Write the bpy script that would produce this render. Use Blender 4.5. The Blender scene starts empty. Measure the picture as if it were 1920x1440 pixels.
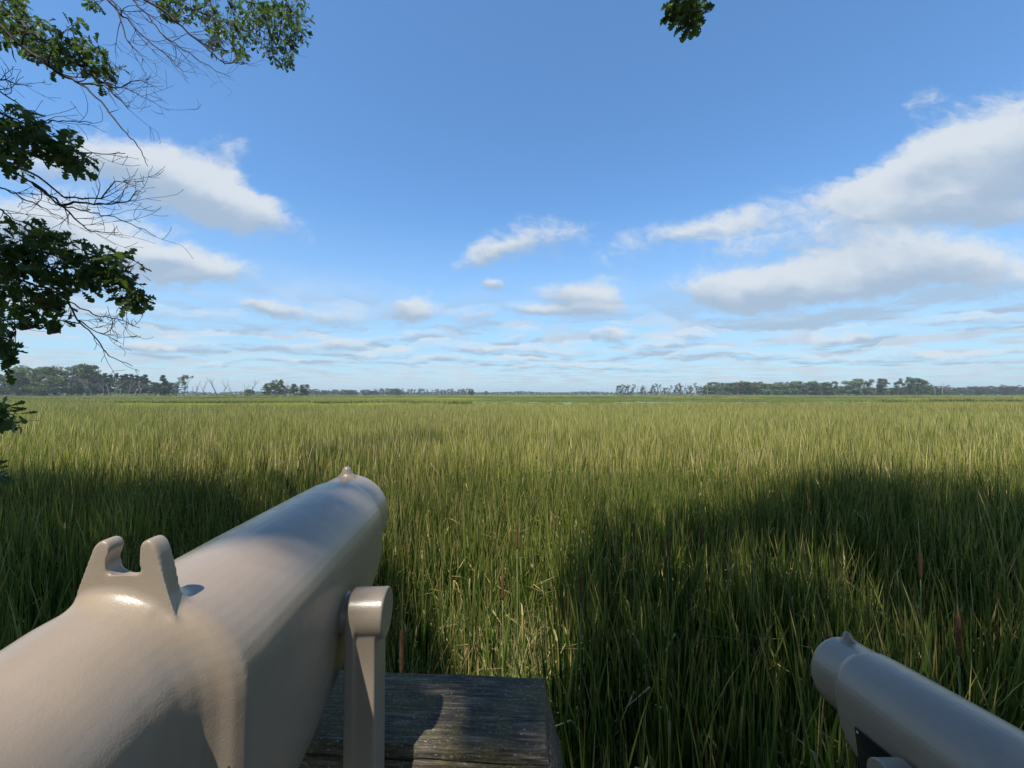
import bpy, bmesh, math, random
import numpy as np
from mathutils import Vector, Matrix
R = math.radians
random.seed(7)
sc = bpy.context.scene
COL = sc.collection
CZ = 3.2            # camera height above the marsh floor
F = 738.0           # focal length in pixels of the 1920 px wide photograph
PITCH = math.atan(18 / F)

# ------------------------------------------------------------------ camera
cam_d = bpy.data.cameras.new('camera')
cam_d.sensor_width = 36.0
cam_d.lens = 36.0 * F / 1920
cam_d.clip_start = 0.01
cam_d.clip_end = 20000
cam = bpy.data.objects.new('camera', cam_d)
COL.objects.link(cam)
cam.location = (0, 0, CZ)
cam.rotation_euler = (R(90) + PITCH, 0, 0)
sc.camera = cam

def at(px, py, d):
    """point on the sight line of pixel px,py at forward distance d"""
    u = (px - 960) / F
    w = (720 - py) / F
    y = math.cos(PITCH) - w * math.sin(PITCH)
    z = w * math.cos(PITCH) + math.sin(PITCH)
    k = d / y
    return Vector((u * k, d, CZ + z * k))

# ------------------------------------------------------------------ light
LX, LY = -0.22, -0.50                      # towards the sun, per unit of height
L = Vector((LX, LY, 1.0)).normalized()
SUN_EL = math.asin(L.z)
SUN_AZ = math.atan2(L.x, L.y)
sun_d = bpy.data.lights.new('sun', 'SUN')
sun_d.energy = 5.0
sun_d.angle = R(0.55)
sun_d.color = (1.0, 0.93, 0.82)
sun = bpy.data.objects.new('sun', sun_d)
COL.objects.link(sun)
sun.rotation_euler = L.to_track_quat('Z', 'Y').to_euler()
sun.location = (0, 0, 30)

sc.view_settings.view_transform = 'Standard'
sc.view_settings.look = 'None'
sc.view_settings.gamma = 1
sc.view_settings.exposure = 0.40
sc.cycles.max_bounces = 8
sc.cycles.transparent_max_bounces = 8
sc.cycles.volume_bounces = 0
sc.cycles.sample_clamp_indirect = 6

# ------------------------------------------------------------------ node helpers
class NT:
    def __init__(s, tree):
        s.t = tree; s.n = tree.nodes; s.l = tree.links
    def node(s, typ, **kw):
        n = s.n.new(typ)
        for k, v in kw.items(): setattr(n, k, v)
        return n
    def put(s, sock, v):
        if v is None: return
        if isinstance(v, bpy.types.NodeSocket): s.l.new(v, sock)
        else: sock.default_value = v
    def math(s, op, a, b=None, c=None, clamp=False):
        n = s.node('ShaderNodeMath', operation=op, use_clamp=clamp)
        s.put(n.inputs[0], a); s.put(n.inputs[1], b)
        if c is not None: s.put(n.inputs[2], c)
        return n.outputs[0]
    def vmath(s, op, a, b=None, out=0):
        n = s.node('ShaderNodeVectorMath', operation=op)
        s.put(n.inputs[0], a); s.put(n.inputs[1], b)
        return n.outputs[out]
    def noise(s, vec, scale, detail=4, rough=0.5, dist=0.0, color=False):
        n = s.node('ShaderNodeTexNoise')
        s.put(n.inputs['Vector'], vec); s.put(n.inputs['Scale'], scale)
        n.inputs['Detail'].default_value = detail; n.inputs['Roughness'].default_value = rough
        n.inputs['Distortion'].default_value = dist
        return n.outputs[1 if color else 0]
    def ramp(s, fac, stops, interp='LINEAR'):
        n = s.node('ShaderNodeValToRGB')
        cr = n.color_ramp; cr.interpolation = interp
        while len(cr.elements) < len(stops): cr.elements.new(0.5)
        for e, (p, c) in zip(cr.elements, stops):
            e.position = p; e.color = (*c, 1) if len(c) == 3 else c
        s.put(n.inputs[0], fac)
        return n.outputs[0]
    def smooth(s, v, a, b, lo=0.0, hi=1.0):
        n = s.node('ShaderNodeMapRange', interpolation_type='SMOOTHSTEP')
        s.put(n.inputs['Value'], v)
        n.inputs['From Min'].default_value = a; n.inputs['From Max'].default_value = b
        n.inputs['To Min'].default_value = lo; n.inputs['To Max'].default_value = hi
        return n.outputs[0]
    def mix(s, fac, a, b, mode='MIX'):
        n = s.node('ShaderNodeMix', data_type='RGBA', blend_type=mode)
        s.put(n.inputs[0], fac)
        s.put(n.inputs[6], a if not isinstance(a, tuple) else (*a, 1)[:4])
        s.put(n.inputs[7], b if not isinstance(b, tuple) else (*b, 1)[:4])
        return n.outputs[2]
    def comb(s, x, y, z):
        n = s.node('ShaderNodeCombineXYZ')
        s.put(n.inputs[0], x); s.put(n.inputs[1], y); s.put(n.inputs[2], z)
        return n.outputs[0]
    def sep(s, v):
        n = s.node('ShaderNodeSeparateXYZ'); s.put(n.inputs[0], v)
        return n.outputs

def new_mat(name):
    m = bpy.data.materials.new(name); m.use_nodes = True
    m.node_tree.nodes.clear()
    g = NT(m.node_tree)
    out = g.node('ShaderNodeOutputMaterial')
    return m, g, out

# ------------------------------------------------------------------ world: sky with clouds
world = bpy.data.worlds.new('World'); sc.world = world; world.use_nodes = True
world.node_tree.nodes.clear()
g = NT(world.node_tree)
wout = g.node('ShaderNodeOutputWorld'); bg = g.node('ShaderNodeBackground')
SKY = 0.12
bg.inputs['Strength'].default_value = SKY
g.l.new(bg.outputs[0], wout.inputs[0])
sky = g.node('ShaderNodeTexSky', sky_type='NISHITA', sun_disc=False)
sky.sun_elevation = SUN_EL; sky.sun_rotation = SUN_AZ
sky.air_density = 1.0; sky.dust_density = 0.6; sky.ozone_density = 2.2; sky.altitude = 200
tc = g.node('ShaderNodeTexCoord')
D = tc.outputs['Generated']
dx, dy, dz = g.sep(D)
# two gnomonic charts of the sky: the one ahead carries the clouds seen in the photograph
ysafe = g.math('MAXIMUM', dy, 0.05)
u0 = g.math('DIVIDE', dx, ysafe); v0 = g.math('DIVIDE', dz, ysafe)
uv = g.comb(u0, v0, 0.0)
wn = g.noise(g.vmath('MULTIPLY', uv, (1.0, 1.7, 1.0)), 3.2, 3, 0.55, color=True)
wn2 = g.noise(g.vmath('MULTIPLY', uv, (1.0, 1.6, 1.0)), 14.0, 5, 0.6, color=True)
uvw = g.vmath('ADD', uv, g.vmath('MULTIPLY', g.vmath('SUBTRACT', wn, (0.5, 0.5, 0.5)), (0.16, 0.10, 0)))
uvw = g.vmath('ADD', uvw, g.vmath('MULTIPLY', g.vmath('SUBTRACT', wn2, (0.5, 0.5, 0.5)), (0.05, 0.035, 0)))
# px, py, half width, half height, tilt (degrees, up to the right), amount
CL = [
 (285, 322, 190, 62, -17, 1.0), (430, 372, 165, 48, -27, 1.0), (90, 300, 150, 45, -5, .6),
 (150, 455, 240, 62, -10, .95), (360, 495, 165, 36, -10, .9), (20, 400, 160, 50, 0, .6), (335, 527, 60, 16, 0, .7),
 (1890, 270, 230, 95, 24, 1.15), (1700, 318, 170, 46, 20, .95), (1900, 395, 130, 28, 3, .6), (1760, 370, 220, 50, 8, .55),
 (1380, 545, 160, 46, 2, .95), (1560, 540, 190, 52, 4, .95), (1720, 490, 200, 52, 5, 1.0), (1900, 520, 150, 60, 0, .8),
 (1095, 555, 78, 34, -2, 1.2), (1005, 584, 60, 18, -4, .9), (1110, 585, 80, 16, 0, .7),
 (768, 590, 62, 27, 0, 1.05), (505, 580, 62, 17, -5, .9), (620, 596, 95, 18, -3, .55), (885, 600, 52, 20, 5, .65),
 (1000, 440, 120, 40, 14, .6), (900, 478, 80, 18, 18, .55), (925, 526, 30, 14, 0, .8),
 (410, 285, 55, 60, -45, .45), (1750, 185, 70, 30, 28, .4), (1280, 425, 130, 22, 12, .40), (1430, 395, 150, 30, 12, .36),
 (1500, 440, 340, 95, 10, .34), (1650, 420, 260, 60, 10, .30), (230, 400, 300, 90, -15, .25), (620, 560, 420, 40, 0, .22), (1100, 480, 300, 60, 8, .20),
 (640, 640, 40, 13, 0, .85), (560, 650, 90, 10, 0, .55), (760, 635, 60, 9, 0, .55), (860, 652, 70, 10, 0, .55), (960, 632, 50, 9, 0, .5), (250, 585, 80, 12, -4, .5), (1230, 650, 70, 9, 0, .55), (1480, 600, 120, 12, 2, .4), (900, 672, 160, 7, 0, .6), (520, 675, 140, 7, 0, .5), (1155, 629, 42, 15, 0, .95), (1295, 636, 34, 12, 0, .9), (1600, 630, 70, 13, 3, .75),
 (700, 660, 120, 9, 0, .6), (1060, 655, 130, 11, 0, .6), (1860, 605, 120, 14, 3, .6), (380, 600, 110, 14, -3, .5),
 (330, 640, 160, 12, 0, .5), (1400, 665, 130, 10, 0, .6), (1740, 665, 170, 9, 0, .55), (1080, 683, 130, 7, 0, .6),
]
den = None; S = None; W = None
for (cx, cy, a, b, ang, amp) in CL:
    m = g.node('ShaderNodeMapping', vector_type='TEXTURE')
    g.l.new(uvw, m.inputs[0])
    m.inputs['Location'].default_value = ((cx - 960) / F, (738 - cy) / F, 0)
    m.inputs['Rotation'].default_value = (0, 0, R(ang))
    m.inputs['Scale'].default_value = (a / F * 1.25, b / F * 1.35, 1)
    ln = g.vmath('LENGTH', m.outputs[0], out=1)
    w = g.smooth(ln, 1.15, 0.05, 0.0, amp)
    yl = g.sep(m.outputs[0])[1]
    den = w if den is None else g.math('ADD', den, w)
    sw = g.math('MULTIPLY', w, yl)
    S = sw if S is None else g.math('ADD', S, sw)
den = g.math('MINIMUM', den, 1.25)
shade_raw = g.math('DIVIDE', S, g.math('ADD', den, 0.05))
# broken rows of small clouds near the horizon, laid out on a flat layer overhead
zs = g.math('ADD', g.math('MAXIMUM', dz, 0.0), 0.035)
plane = g.comb(g.math('DIVIDE', dx, zs), g.math('DIVIDE', dy, zs), 0.0)
rown = g.noise(plane, 1.0, 8, 0.62, 0.0)
rowmask = g.math('MULTIPLY', g.smooth(dz, 0.0, 0.03), g.smooth(dz, 0.30, 0.12))
rows = g.math('MULTIPLY', g.smooth(rown, 0.41, 0.60), g.math('MULTIPLY', rowmask, 0.92))
# loose cloud for the part of the sky nobody sees in the photograph
back = g.noise(g.vmath('MULTIPLY', D, (1, 1, 2.2)), 2.4, 6, 0.55)
backm = g.math('MULTIPLY', g.smooth(back, 0.52, 0.66), g.smooth(dy, 0.12, -0.1))
fr = g.noise(g.vmath('MULTIPLY', uvw, (1.0, 1.7, 1.0)), 6.0, 8, 0.62)
fine = g.noise(g.vmath('MULTIPLY', uvw, (1.0, 1.7, 1.0)), 24.0, 7, 0.65)
dn = g.math('ADD', den, g.math('MULTIPLY', g.math('SUBTRACT', fr, 0.5), 1.1))
dn = g.math('ADD', dn, g.math('MULTIPLY', g.math('SUBTRACT', fine, 0.5), 0.55))
front = g.smooth(dy, 0.06, 0.16)
alpha = g.math('MULTIPLY', g.smooth(dn, 0.18, 0.95), g.smooth(den, 0.02, 0.30))
alpha = g.math('MULTIPLY', alpha, front)
alpha = g.math('MAXIMUM', alpha, rows)
alpha = g.math('MAXIMUM', alpha, g.math('MULTIPLY', backm, 0.8))
alpha = g.math('MULTIPLY', alpha, 0.93)
lit = g.math('ADD', g.math('MULTIPLY', shade_raw, 1.7), g.math('MULTIPLY', g.math('SUBTRACT', fr, 0.5), 1.2))
lit = g.smooth(lit, -0.55, 0.45)
cloudc = g.mix(lit, (2.55, 3.25, 4.15), (4.6, 4.95, 5.3))
# thin bluish veil towards the horizon
veil = g.math('MULTIPLY', g.smooth(dz, 0.45, 0.0), 0.70)
skyc = g.mix(veil, g.mix(1.0, sky.outputs[0], (0.88, 1.24, 1.46), 'MULTIPLY'), (2.75, 3.85, 4.75))
final = g.mix(alpha, skyc, cloudc)
g.l.new(final, bg.inputs['Color'])
SKYNODE, VEIL = sky, None
world.cycles.sampling_method = 'MANUAL'
world.cycles.sample_map_resolution = 512

# ------------------------------------------------------------------ object helpers
def link(o, parent=None):
    COL.objects.link(o)
    if parent: o.parent = parent
    return o
def tag(o, label=None, cat=None, group=None, kind=None):
    if label: o['label'] = label
    if cat: o['category'] = cat
    if group: o['group'] = group
    if kind: o['kind'] = kind
    return o
def empty(name, loc, rz=0.0):
    o = bpy.data.objects.new(name, None); COL.objects.link(o)
    o.location = loc; o.rotation_euler = (0, 0, rz); o.empty_display_size = 0.2
    return o

class MB:
    """collects vertices, faces and a per-vertex value triple into one mesh"""
    def __init__(s):
        s.v = []; s.f = []; s.c = []; s.n = 0
    def add(s, verts, faces, col=(0.5, 0.5, 0.0)):
        verts = np.asarray(verts, float).reshape(-1, 3)
        s.v.append(verts)
        c = np.asarray(col, float)
        if c.ndim == 1: c = np.tile(c, (len(verts), 1))
        s.c.append(c)
        for f in faces:
            s.f.append((np.asarray(f) + s.n).tolist())
        s.n += len(verts)
    def addarr(s, verts, faces, col):
        """faces: integer array (n,k)"""
        verts = np.asarray(verts, float).reshape(-1, 3)
        s.v.append(verts); s.c.append(np.asarray(col, float).reshape(-1, 3))
        s.f.extend((np.asarray(faces) + s.n).tolist())
        s.n += len(verts)
    def mesh(s, name, mat, smooth=True):
        me = bpy.data.meshes.new(name)
        v = np.concatenate(s.v) if s.v else np.zeros((0, 3))
        me.from_pydata(v.tolist(), [], s.f)
        if s.n:
            c = np.concatenate(s.c)
            a = me.color_attributes.new('Col', 'FLOAT_COLOR', 'POINT')
            a.data.foreach_set('color', np.concatenate([c, np.ones((len(c), 1))], 1).ravel())
        if smooth: me.polygons.foreach_set('use_smooth', [True] * len(me.polygons))
        if mat: me.materials.append(mat)
        me.update()
        return me
    def build(s, name, mat, parent=None, smooth=True):
        return link(bpy.data.objects.new(name, s.mesh(name, mat, smooth)), parent)

def tube(mb, pts, rad, sides=6, col=(0.5, 0.5, 0.0), cap=True):
    pts = np.asarray([tuple(p) for p in pts], float); n = len(pts)
    rad = np.asarray(rad, float)
    t = np.gradient(pts, axis=0)
    t /= (np.linalg.norm(t, axis=1)[:, None] + 1e-9)
    ref = np.array([0.0, 0.0, 1.0]) if abs(t[0][2]) < 0.9 else np.array([1.0, 0, 0])
    a = np.cross(t, ref); a /= (np.linalg.norm(a, axis=1)[:, None] + 1e-9)
    b = np.cross(t, a)
    th = np.linspace(0, 2 * np.pi, sides, endpoint=False)
    ring = (a[:, None, :] * np.cos(th)[None, :, None] + b[:, None, :] * np.sin(th)[None, :, None])
    v = pts[:, None, :] + ring * rad[:, None, None]
    i = np.arange(n - 1)[:, None] * sides; j = np.arange(sides)[None, :]; j2 = (j + 1) % sides
    f = np.stack([i + j, i + j2, i + sides + j2, i + sides + j], -1).reshape(-1, 4)
    c = np.tile(np.asarray(col, float), (n * sides, 1))
    mb.addarr(v.reshape(-1, 3), f, c)
    if cap:
        mb.f.append(list(range(mb.n - sides, mb.n)))

def box(mb, x0, x1, y0, y1, z0, z1, col=(0.5, 0.5, 0)):
    v = [(x, y, z) for x in (x0, x1) for y in (y0, y1) for z in (z0, z1)]
    f = [(0, 1, 3, 2), (4, 6, 7, 5), (0, 4, 5, 1), (2, 3, 7, 6), (0, 2, 6, 4), (1, 5, 7, 3)]
    mb.add(v, f, col)

# ------------------------------------------------------------------ materials
def leaf_mat(name, stops, dead=(0.34, 0.27, 0.13), rough=0.55, trans=0.22, locvar=0.48, tipmix=0.35, tip=(0.30, 0.27, 0.08), mute=False):
    """Col: r = random per leaf, g = position along the leaf, b = dead amount"""
    m, g, out = new_mat(name)
    at_ = g.node('ShaderNodeAttribute', attribute_name='Col')
    r, gg, b = g.sep(at_.outputs['Vector'])
    oi = g.node('ShaderNodeObjectInfo')
    big = g.noise(oi.outputs['Location'], 0.16, 3, 0.5)
    big2 = g.noise(oi.outputs['Location'], 0.035, 2, 0.5)
    f = g.math('ADD', g.math('MULTIPLY', r, 0.7), g.math('MULTIPLY', g.math('SUBTRACT', big, 0.5), locvar * 2))
    f = g.math('ADD', f, g.math('MULTIPLY', g.math('SUBTRACT', big2, 0.5), locvar * 1.6))
    f = g.math('ADD', f, g.math('MULTIPLY', oi.outputs['Random'], 0.25), clamp=True)
    c = g.ramp(f, stops)
    tipf = g.math('MULTIPLY', g.smooth(gg, 0.55, 1.0), g.math('MULTIPLY', r, tipmix * 2))
    c = g.mix(tipf, c, tip)
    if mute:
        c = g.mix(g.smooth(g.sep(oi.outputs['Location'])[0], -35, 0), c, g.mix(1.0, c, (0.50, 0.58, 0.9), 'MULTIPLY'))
    c = g.mix(b, c, dead)
    p = g.node('ShaderNodeBsdfPrincipled')
    g.l.new(c, p.inputs['Base Color']); p.inputs['Roughness'].default_value = rough
    p.inputs['Specular IOR Level'].default_value = 0.15
    t = g.node('ShaderNodeBsdfTranslucent')
    g.l.new(g.mix(1.0, c, (1.25, 1.3, 0.7), 'MULTIPLY'), t.inputs['Color'])
    mx = g.node('ShaderNodeMixShader'); mx.inputs[0].default_value = trans
    g.l.new(p.outputs[0], mx.inputs[1]); g.l.new(t.outputs[0], mx.inputs[2])
    g.l.new(mx.outputs[0], out.inputs[0])
    return m

M = {}
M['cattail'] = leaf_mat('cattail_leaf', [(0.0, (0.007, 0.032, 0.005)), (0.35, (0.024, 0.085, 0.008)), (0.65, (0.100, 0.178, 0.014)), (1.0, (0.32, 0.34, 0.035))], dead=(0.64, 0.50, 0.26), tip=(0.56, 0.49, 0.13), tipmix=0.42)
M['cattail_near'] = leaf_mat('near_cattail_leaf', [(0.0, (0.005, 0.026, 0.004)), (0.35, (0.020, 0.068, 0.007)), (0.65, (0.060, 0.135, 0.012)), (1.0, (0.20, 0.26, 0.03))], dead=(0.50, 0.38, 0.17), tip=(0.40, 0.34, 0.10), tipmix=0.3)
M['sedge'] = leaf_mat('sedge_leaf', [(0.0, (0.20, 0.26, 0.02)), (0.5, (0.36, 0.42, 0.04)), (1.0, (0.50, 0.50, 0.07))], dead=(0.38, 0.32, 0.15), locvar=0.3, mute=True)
M['under'] = leaf_mat('undergrowth_leaf', [(0.0, (0.05, 0.11, 0.02)), (0.5, (0.09, 0.17, 0.03)), (1.0, (0.16, 0.24, 0.05))], dead=(0.42, 0.34, 0.19), locvar=0.1)
M['oak'] = leaf_mat('oak_leaf', [(0.0, (0.050, 0.085, 0.032)), (0.6, (0.10, 0.155, 0.048)), (1.0, (0.18, 0.22, 0.08))], dead=(0.13, 0.065, 0.03), locvar=0.0, trans=0.38, tipmix=0.0, rough=0.42)
M['crown'] = leaf_mat('tree_leaves', [(0.0, (0.028, 0.054, 0.010)), (0.5, (0.070, 0.108, 0.018)), (1.0, (0.15, 0.175, 0.032))], dead=(0.15, 0.125, 0.085), locvar=0.12, trans=0.2, tipmix=0.0)
M['crown_pale'] = leaf_mat('pale_tree_leaves', [(0.0, (0.08, 0.12, 0.045)), (0.5, (0.14, 0.20, 0.07)), (1.0, (0.21, 0.27, 0.11))], dead=(0.20, 0.17, 0.12), locvar=0.1, trans=0.2, tipmix=0.0)
M['crown_dry'] = leaf_mat('dry_tree_leaves', [(0.0, (0.075, 0.072, 0.045)), (0.5, (0.12, 0.105, 0.068)), (1.0, (0.18, 0.15, 0.105))], dead=(0.22, 0.18, 0.13), locvar=0.1, trans=0.15, tipmix=0.0)

def simple(name, stops, scale, rough=0.8, bump=0.3, coord='Object', stretch=(1, 1, 1), detail=6):
    m, g, out = new_mat(name)
    tc = g.node('ShaderNodeTexCoord')
    v = g.vmath('MULTIPLY', tc.outputs[coord], stretch)
    n = g.noise(v, scale, detail, 0.6)
    p = g.node('ShaderNodeBsdfPrincipled')
    g.l.new(g.ramp(n, stops), p.inputs['Base Color']); p.inputs['Roughness'].default_value = rough
    if bump:
        b = g.node('ShaderNodeBump'); b.inputs['Strength'].default_value = bump; b.inputs['Distance'].default_value = 0.01
        g.l.new(n, b.inputs['Height']); g.l.new(b.outputs[0], p.inputs['Normal'])
    g.l.new(p.outputs[0], out.inputs[0])
    return m
M['bark'] = simple('oak_bark', [(0.3, (0.022, 0.018, 0.018)), (0.7, (0.065, 0.052, 0.050))], 22, 0.9, 0.6, stretch=(1, 1, 0.3))
M['trunk'] = simple('tree_bark', [(0.3, (0.10, 0.085, 0.07)), (0.7, (0.22, 0.19, 0.16))], 3, 0.9, 0.2, stretch=(1, 1, 0.3))
M['snag'] = simple('bleached_bark', [(0.3, (0.14, 0.125, 0.11)), (0.7, (0.27, 0.245, 0.22))], 3, 0.9, 0.2, stretch=(1, 1, 0.3))
M['spike'] = simple('cattail_spike', [(0.3, (0.055, 0.024, 0.009)), (0.7, (0.16, 0.070, 0.024))], 60, 0.9, 0.5)
M['stem'] = simple('cattail_stem', [(0.3, (0.08, 0.11, 0.03)), (0.7, (0.20, 0.19, 0.08))], 10, 0.6, 0.0)
M['plate'] = simple('info_plate', [(0.35, (0.006, 0.006, 0.007)), (0.75, (0.03, 0.03, 0.032))], 40, 0.3, 0.0, stretch=(1, 0.2, 3))
M['steel'] = simple('screw_steel', [(0.3, (0.35, 0.35, 0.36)), (0.7, (0.5, 0.5, 0.5))], 40, 0.3, 0.0)
M['glass'] = simple('dark_lens', [(0.3, (0.01, 0.01, 0.012)), (0.7, (0.02, 0.02, 0.025))], 4, 0.05, 0.0)
M['rubber'] = simple('black_rubber', [(0.3, (0.015, 0.015, 0.015)), (0.7, (0.03, 0.03, 0.03))], 20, 0.6, 0.0)

# cast metal under thick tan enamel: orange peel, dust specks, faint scuffs
m, g, out = new_mat('tan_enamel'); M['enamel'] = m
tc = g.node('ShaderNodeTexCoord'); O = tc.outputs['Object']
peel = g.noise(O, 480, 3, 0.6); wav = g.noise(O, 45, 3, 0.5); big = g.noise(O, 7, 4, 0.6)
base = g.ramp(big, [(0.25, (0.262, 0.208, 0.155)), (0.75, (0.298, 0.240, 0.184))])
spk = g.node('ShaderNodeTexVoronoi'); g.l.new(O, spk.inputs['Vector']); spk.inputs['Scale'].default_value = 34
spm = g.math('MULTIPLY', g.math('LESS_THAN', spk.outputs['Distance'], 0.035), g.math('GREATER_THAN', g.sep(spk.outputs['Color'])[0], 0.82))
base = g.mix(spm, base, (0.05, 0.045, 0.04))
scr = g.noise(g.vmath('MULTIPLY', O, (1.0, 0.25, 1.0)), 60, 6, 0.7)
base = g.mix(g.math('MULTIPLY', g.smooth(scr, 0.62, 0.74), 0.25), base, (0.25, 0.22, 0.19))
p = g.node('ShaderNodeBsdfPrincipled'); g.l.new(base, p.inputs['Base Color'])
g.l.new(g.ramp(wav, [(0.3, (0.36,) * 3), (0.7, (0.50,) * 3)]), p.inputs['Roughness'])
p.inputs['Coat Weight'].default_value = 0.50; p.inputs['Coat Roughness'].default_value = 0.20
bh = g.math('ADD', g.math('MULTIPLY', peel, 0.5), g.math('MULTIPLY', wav, 0.6))
b = g.node('ShaderNodeBump'); b.inputs['Strength'].default_value = 0.42; b.inputs['Distance'].default_value = 0.0011
g.l.new(bh, b.inputs['Height']); g.l.new(b.outputs[0], p.inputs['Normal']); g.l.new(b.outputs[0], p.inputs['Coat Normal'])
g.l.new(p.outputs[0], out.inputs[0])

# old grey timber, grain along X, lichen and splits
m, g, out = new_mat('weathered_wood'); M['wood'] = m
tc = g.node('ShaderNodeTexCoord'); O = tc.outputs['Object']
gr = g.noise(g.vmath('MULTIPLY', O, (4.5, 60, 60)), 2.4, 8, 0.72, 0.4)
gr2 = g.noise(g.vmath('MULTIPLY', O, (1.2, 34, 34)), 7.0, 6, 0.7, 0.2)
blot = g.noise(O, 9, 5, 0.65)
spec = g.noise(g.vmath('MULTIPLY', O, (1, 1.8, 1.8)), 150, 4, 0.7)
c = g.ramp(gr, [(0.36, (0.010, 0.009, 0.008)), (0.48, (0.050, 0.042, 0.032)), (0.57, (0.130, 0.105, 0.075)), (0.70, (0.38, 0.35, 0.30))])
c = g.mix(g.math('MULTIPLY', g.smooth(blot, 0.42, 0.6), 0.7), c, g.mix(g.smooth(spec, 0.4, 0.6), (0.07, 0.06, 0.02), (0.17, 0.145, 0.05)))
c = g.mix(g.math('MULTIPLY', g.smooth(spec, 0.58, 0.68), g.smooth(gr2, 0.42, 0.6)), c, (0.42, 0.42, 0.40))
c = g.mix(g.smooth(gr2, 0.36, 0.30), c, (0.01, 0.009, 0.008))
p = g.node('ShaderNodeBsdfPrincipled'); g.l.new(c, p.inputs['Base Color']); p.inputs['Roughness'].default_value = 0.85
b = g.node('ShaderNodeBump'); b.inputs['Strength'].default_value = 0.8; b.inputs['Distance'].default_value = 0.003
g.l.new(g.math('ADD', gr, gr2), b.inputs['Height']); g.l.new(b.outputs[0], p.inputs['Normal'])
g.l.new(p.outputs[0], out.inputs[0])

# marsh floor: wet mud and litter near, meadow colours far away
m, g, out = new_mat('marsh_floor'); M['floor'] = m
tc = g.node('ShaderNodeTexCoord'); O = tc.outputs['Object']
fine = g.noise(O, 9, 6, 0.65); band = g.noise(g.vmath('MULTIPLY', O, (0.004, 0.03, 1)), 1.0, 5, 0.6)
mud = g.ramp(fine, [(0.35, (0.02, 0.018, 0.010)), (0.6, (0.055, 0.05, 0.025)), (0.75, (0.20, 0.16, 0.08))])
mead = g.ramp(band, [(0.32, (0.05, 0.075, 0.022)), (0.48, (0.11, 0.15, 0.035)), (0.62, (0.15, 0.19, 0.045)), (0.75, (0.21, 0.22, 0.07))])
yy = g.sep(O)[1]
c = g.mix(g.smooth(yy, 45, 75), mud, mead)
p = g.node('ShaderNodeBsdfPrincipled'); g.l.new(c, p.inputs['Base Color']); p.inputs['Roughness'].default_value = 0.9
g.l.new(p.outputs[0], out.inputs[0])

m, g, out = new_mat('marsh_water'); M['water'] = m
tc = g.node('ShaderNodeTexCoord')
n = g.noise(g.vmath('MULTIPLY', tc.outputs['Object'], (0.6, 2.5, 1)), 1.2, 4, 0.6)
p = g.node('ShaderNodeBsdfPrincipled'); p.inputs['Base Color'].default_value = (0.10, 0.11, 0.10, 1)
p.inputs['Roughness'].default_value = 0.18; p.inputs['IOR'].default_value = 1.33
b = g.node('ShaderNodeBump'); b.inputs['Strength'].default_value = 0.15; b.inputs['Distance'].default_value = 0.05
g.l.new(n, b.inputs['Height']); g.l.new(b.outputs[0], p.inputs['Normal'])
g.l.new(p.outputs[0], out.inputs[0])

# ------------------------------------------------------------------ ground and water
GR = 3000
mb = MB()
mb.add([(-GR, -GR, 0), (GR, -GR, 0), (GR, GR, 0), (-GR, GR, 0)], [(0, 1, 2, 3)])
tag(mb.build('marsh_ground', M['floor']), kind='structure')

def pond(pts, name='water'):
    """irregular sheet of open water a few millimetres above the floor"""
    mb = MB()
    n = len(pts)
    mb.add([(x, y, 0.02) for x, y in pts], [tuple(range(n))])
    return tag(mb.build(name, M['water']), kind='structure')
def blob(cx, cy, rx, ry, seed, n=64, rough=0.25):
    rng = random.Random(seed); ph = [rng.uniform(0, 6.28) for _ in range(6)]
    out = []
    for i in range(n):
        t = 2 * math.pi * i / n
        k = 1 + sum(rough / (j + 1) * math.sin((j + 2) * t + ph[j]) for j in range(6))
        out.append((cx + rx * k * math.cos(t), cy + ry * k * math.sin(t)))
    return out
PD = [(55, 141, 15, 4.5), (2, 147, 10, 2.6), (-13, 150, 7, 2.2), (18, 143, 6, 2.2), (84, 144, 9, 2.5), (120, 147, 11, 2.6), (-30, 205, 14, 4)]
PONDS = [blob(*q, 1 + i, rough=0.3) for i, q in enumerate(PD)]
for q in PONDS: pond(q)

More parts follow.
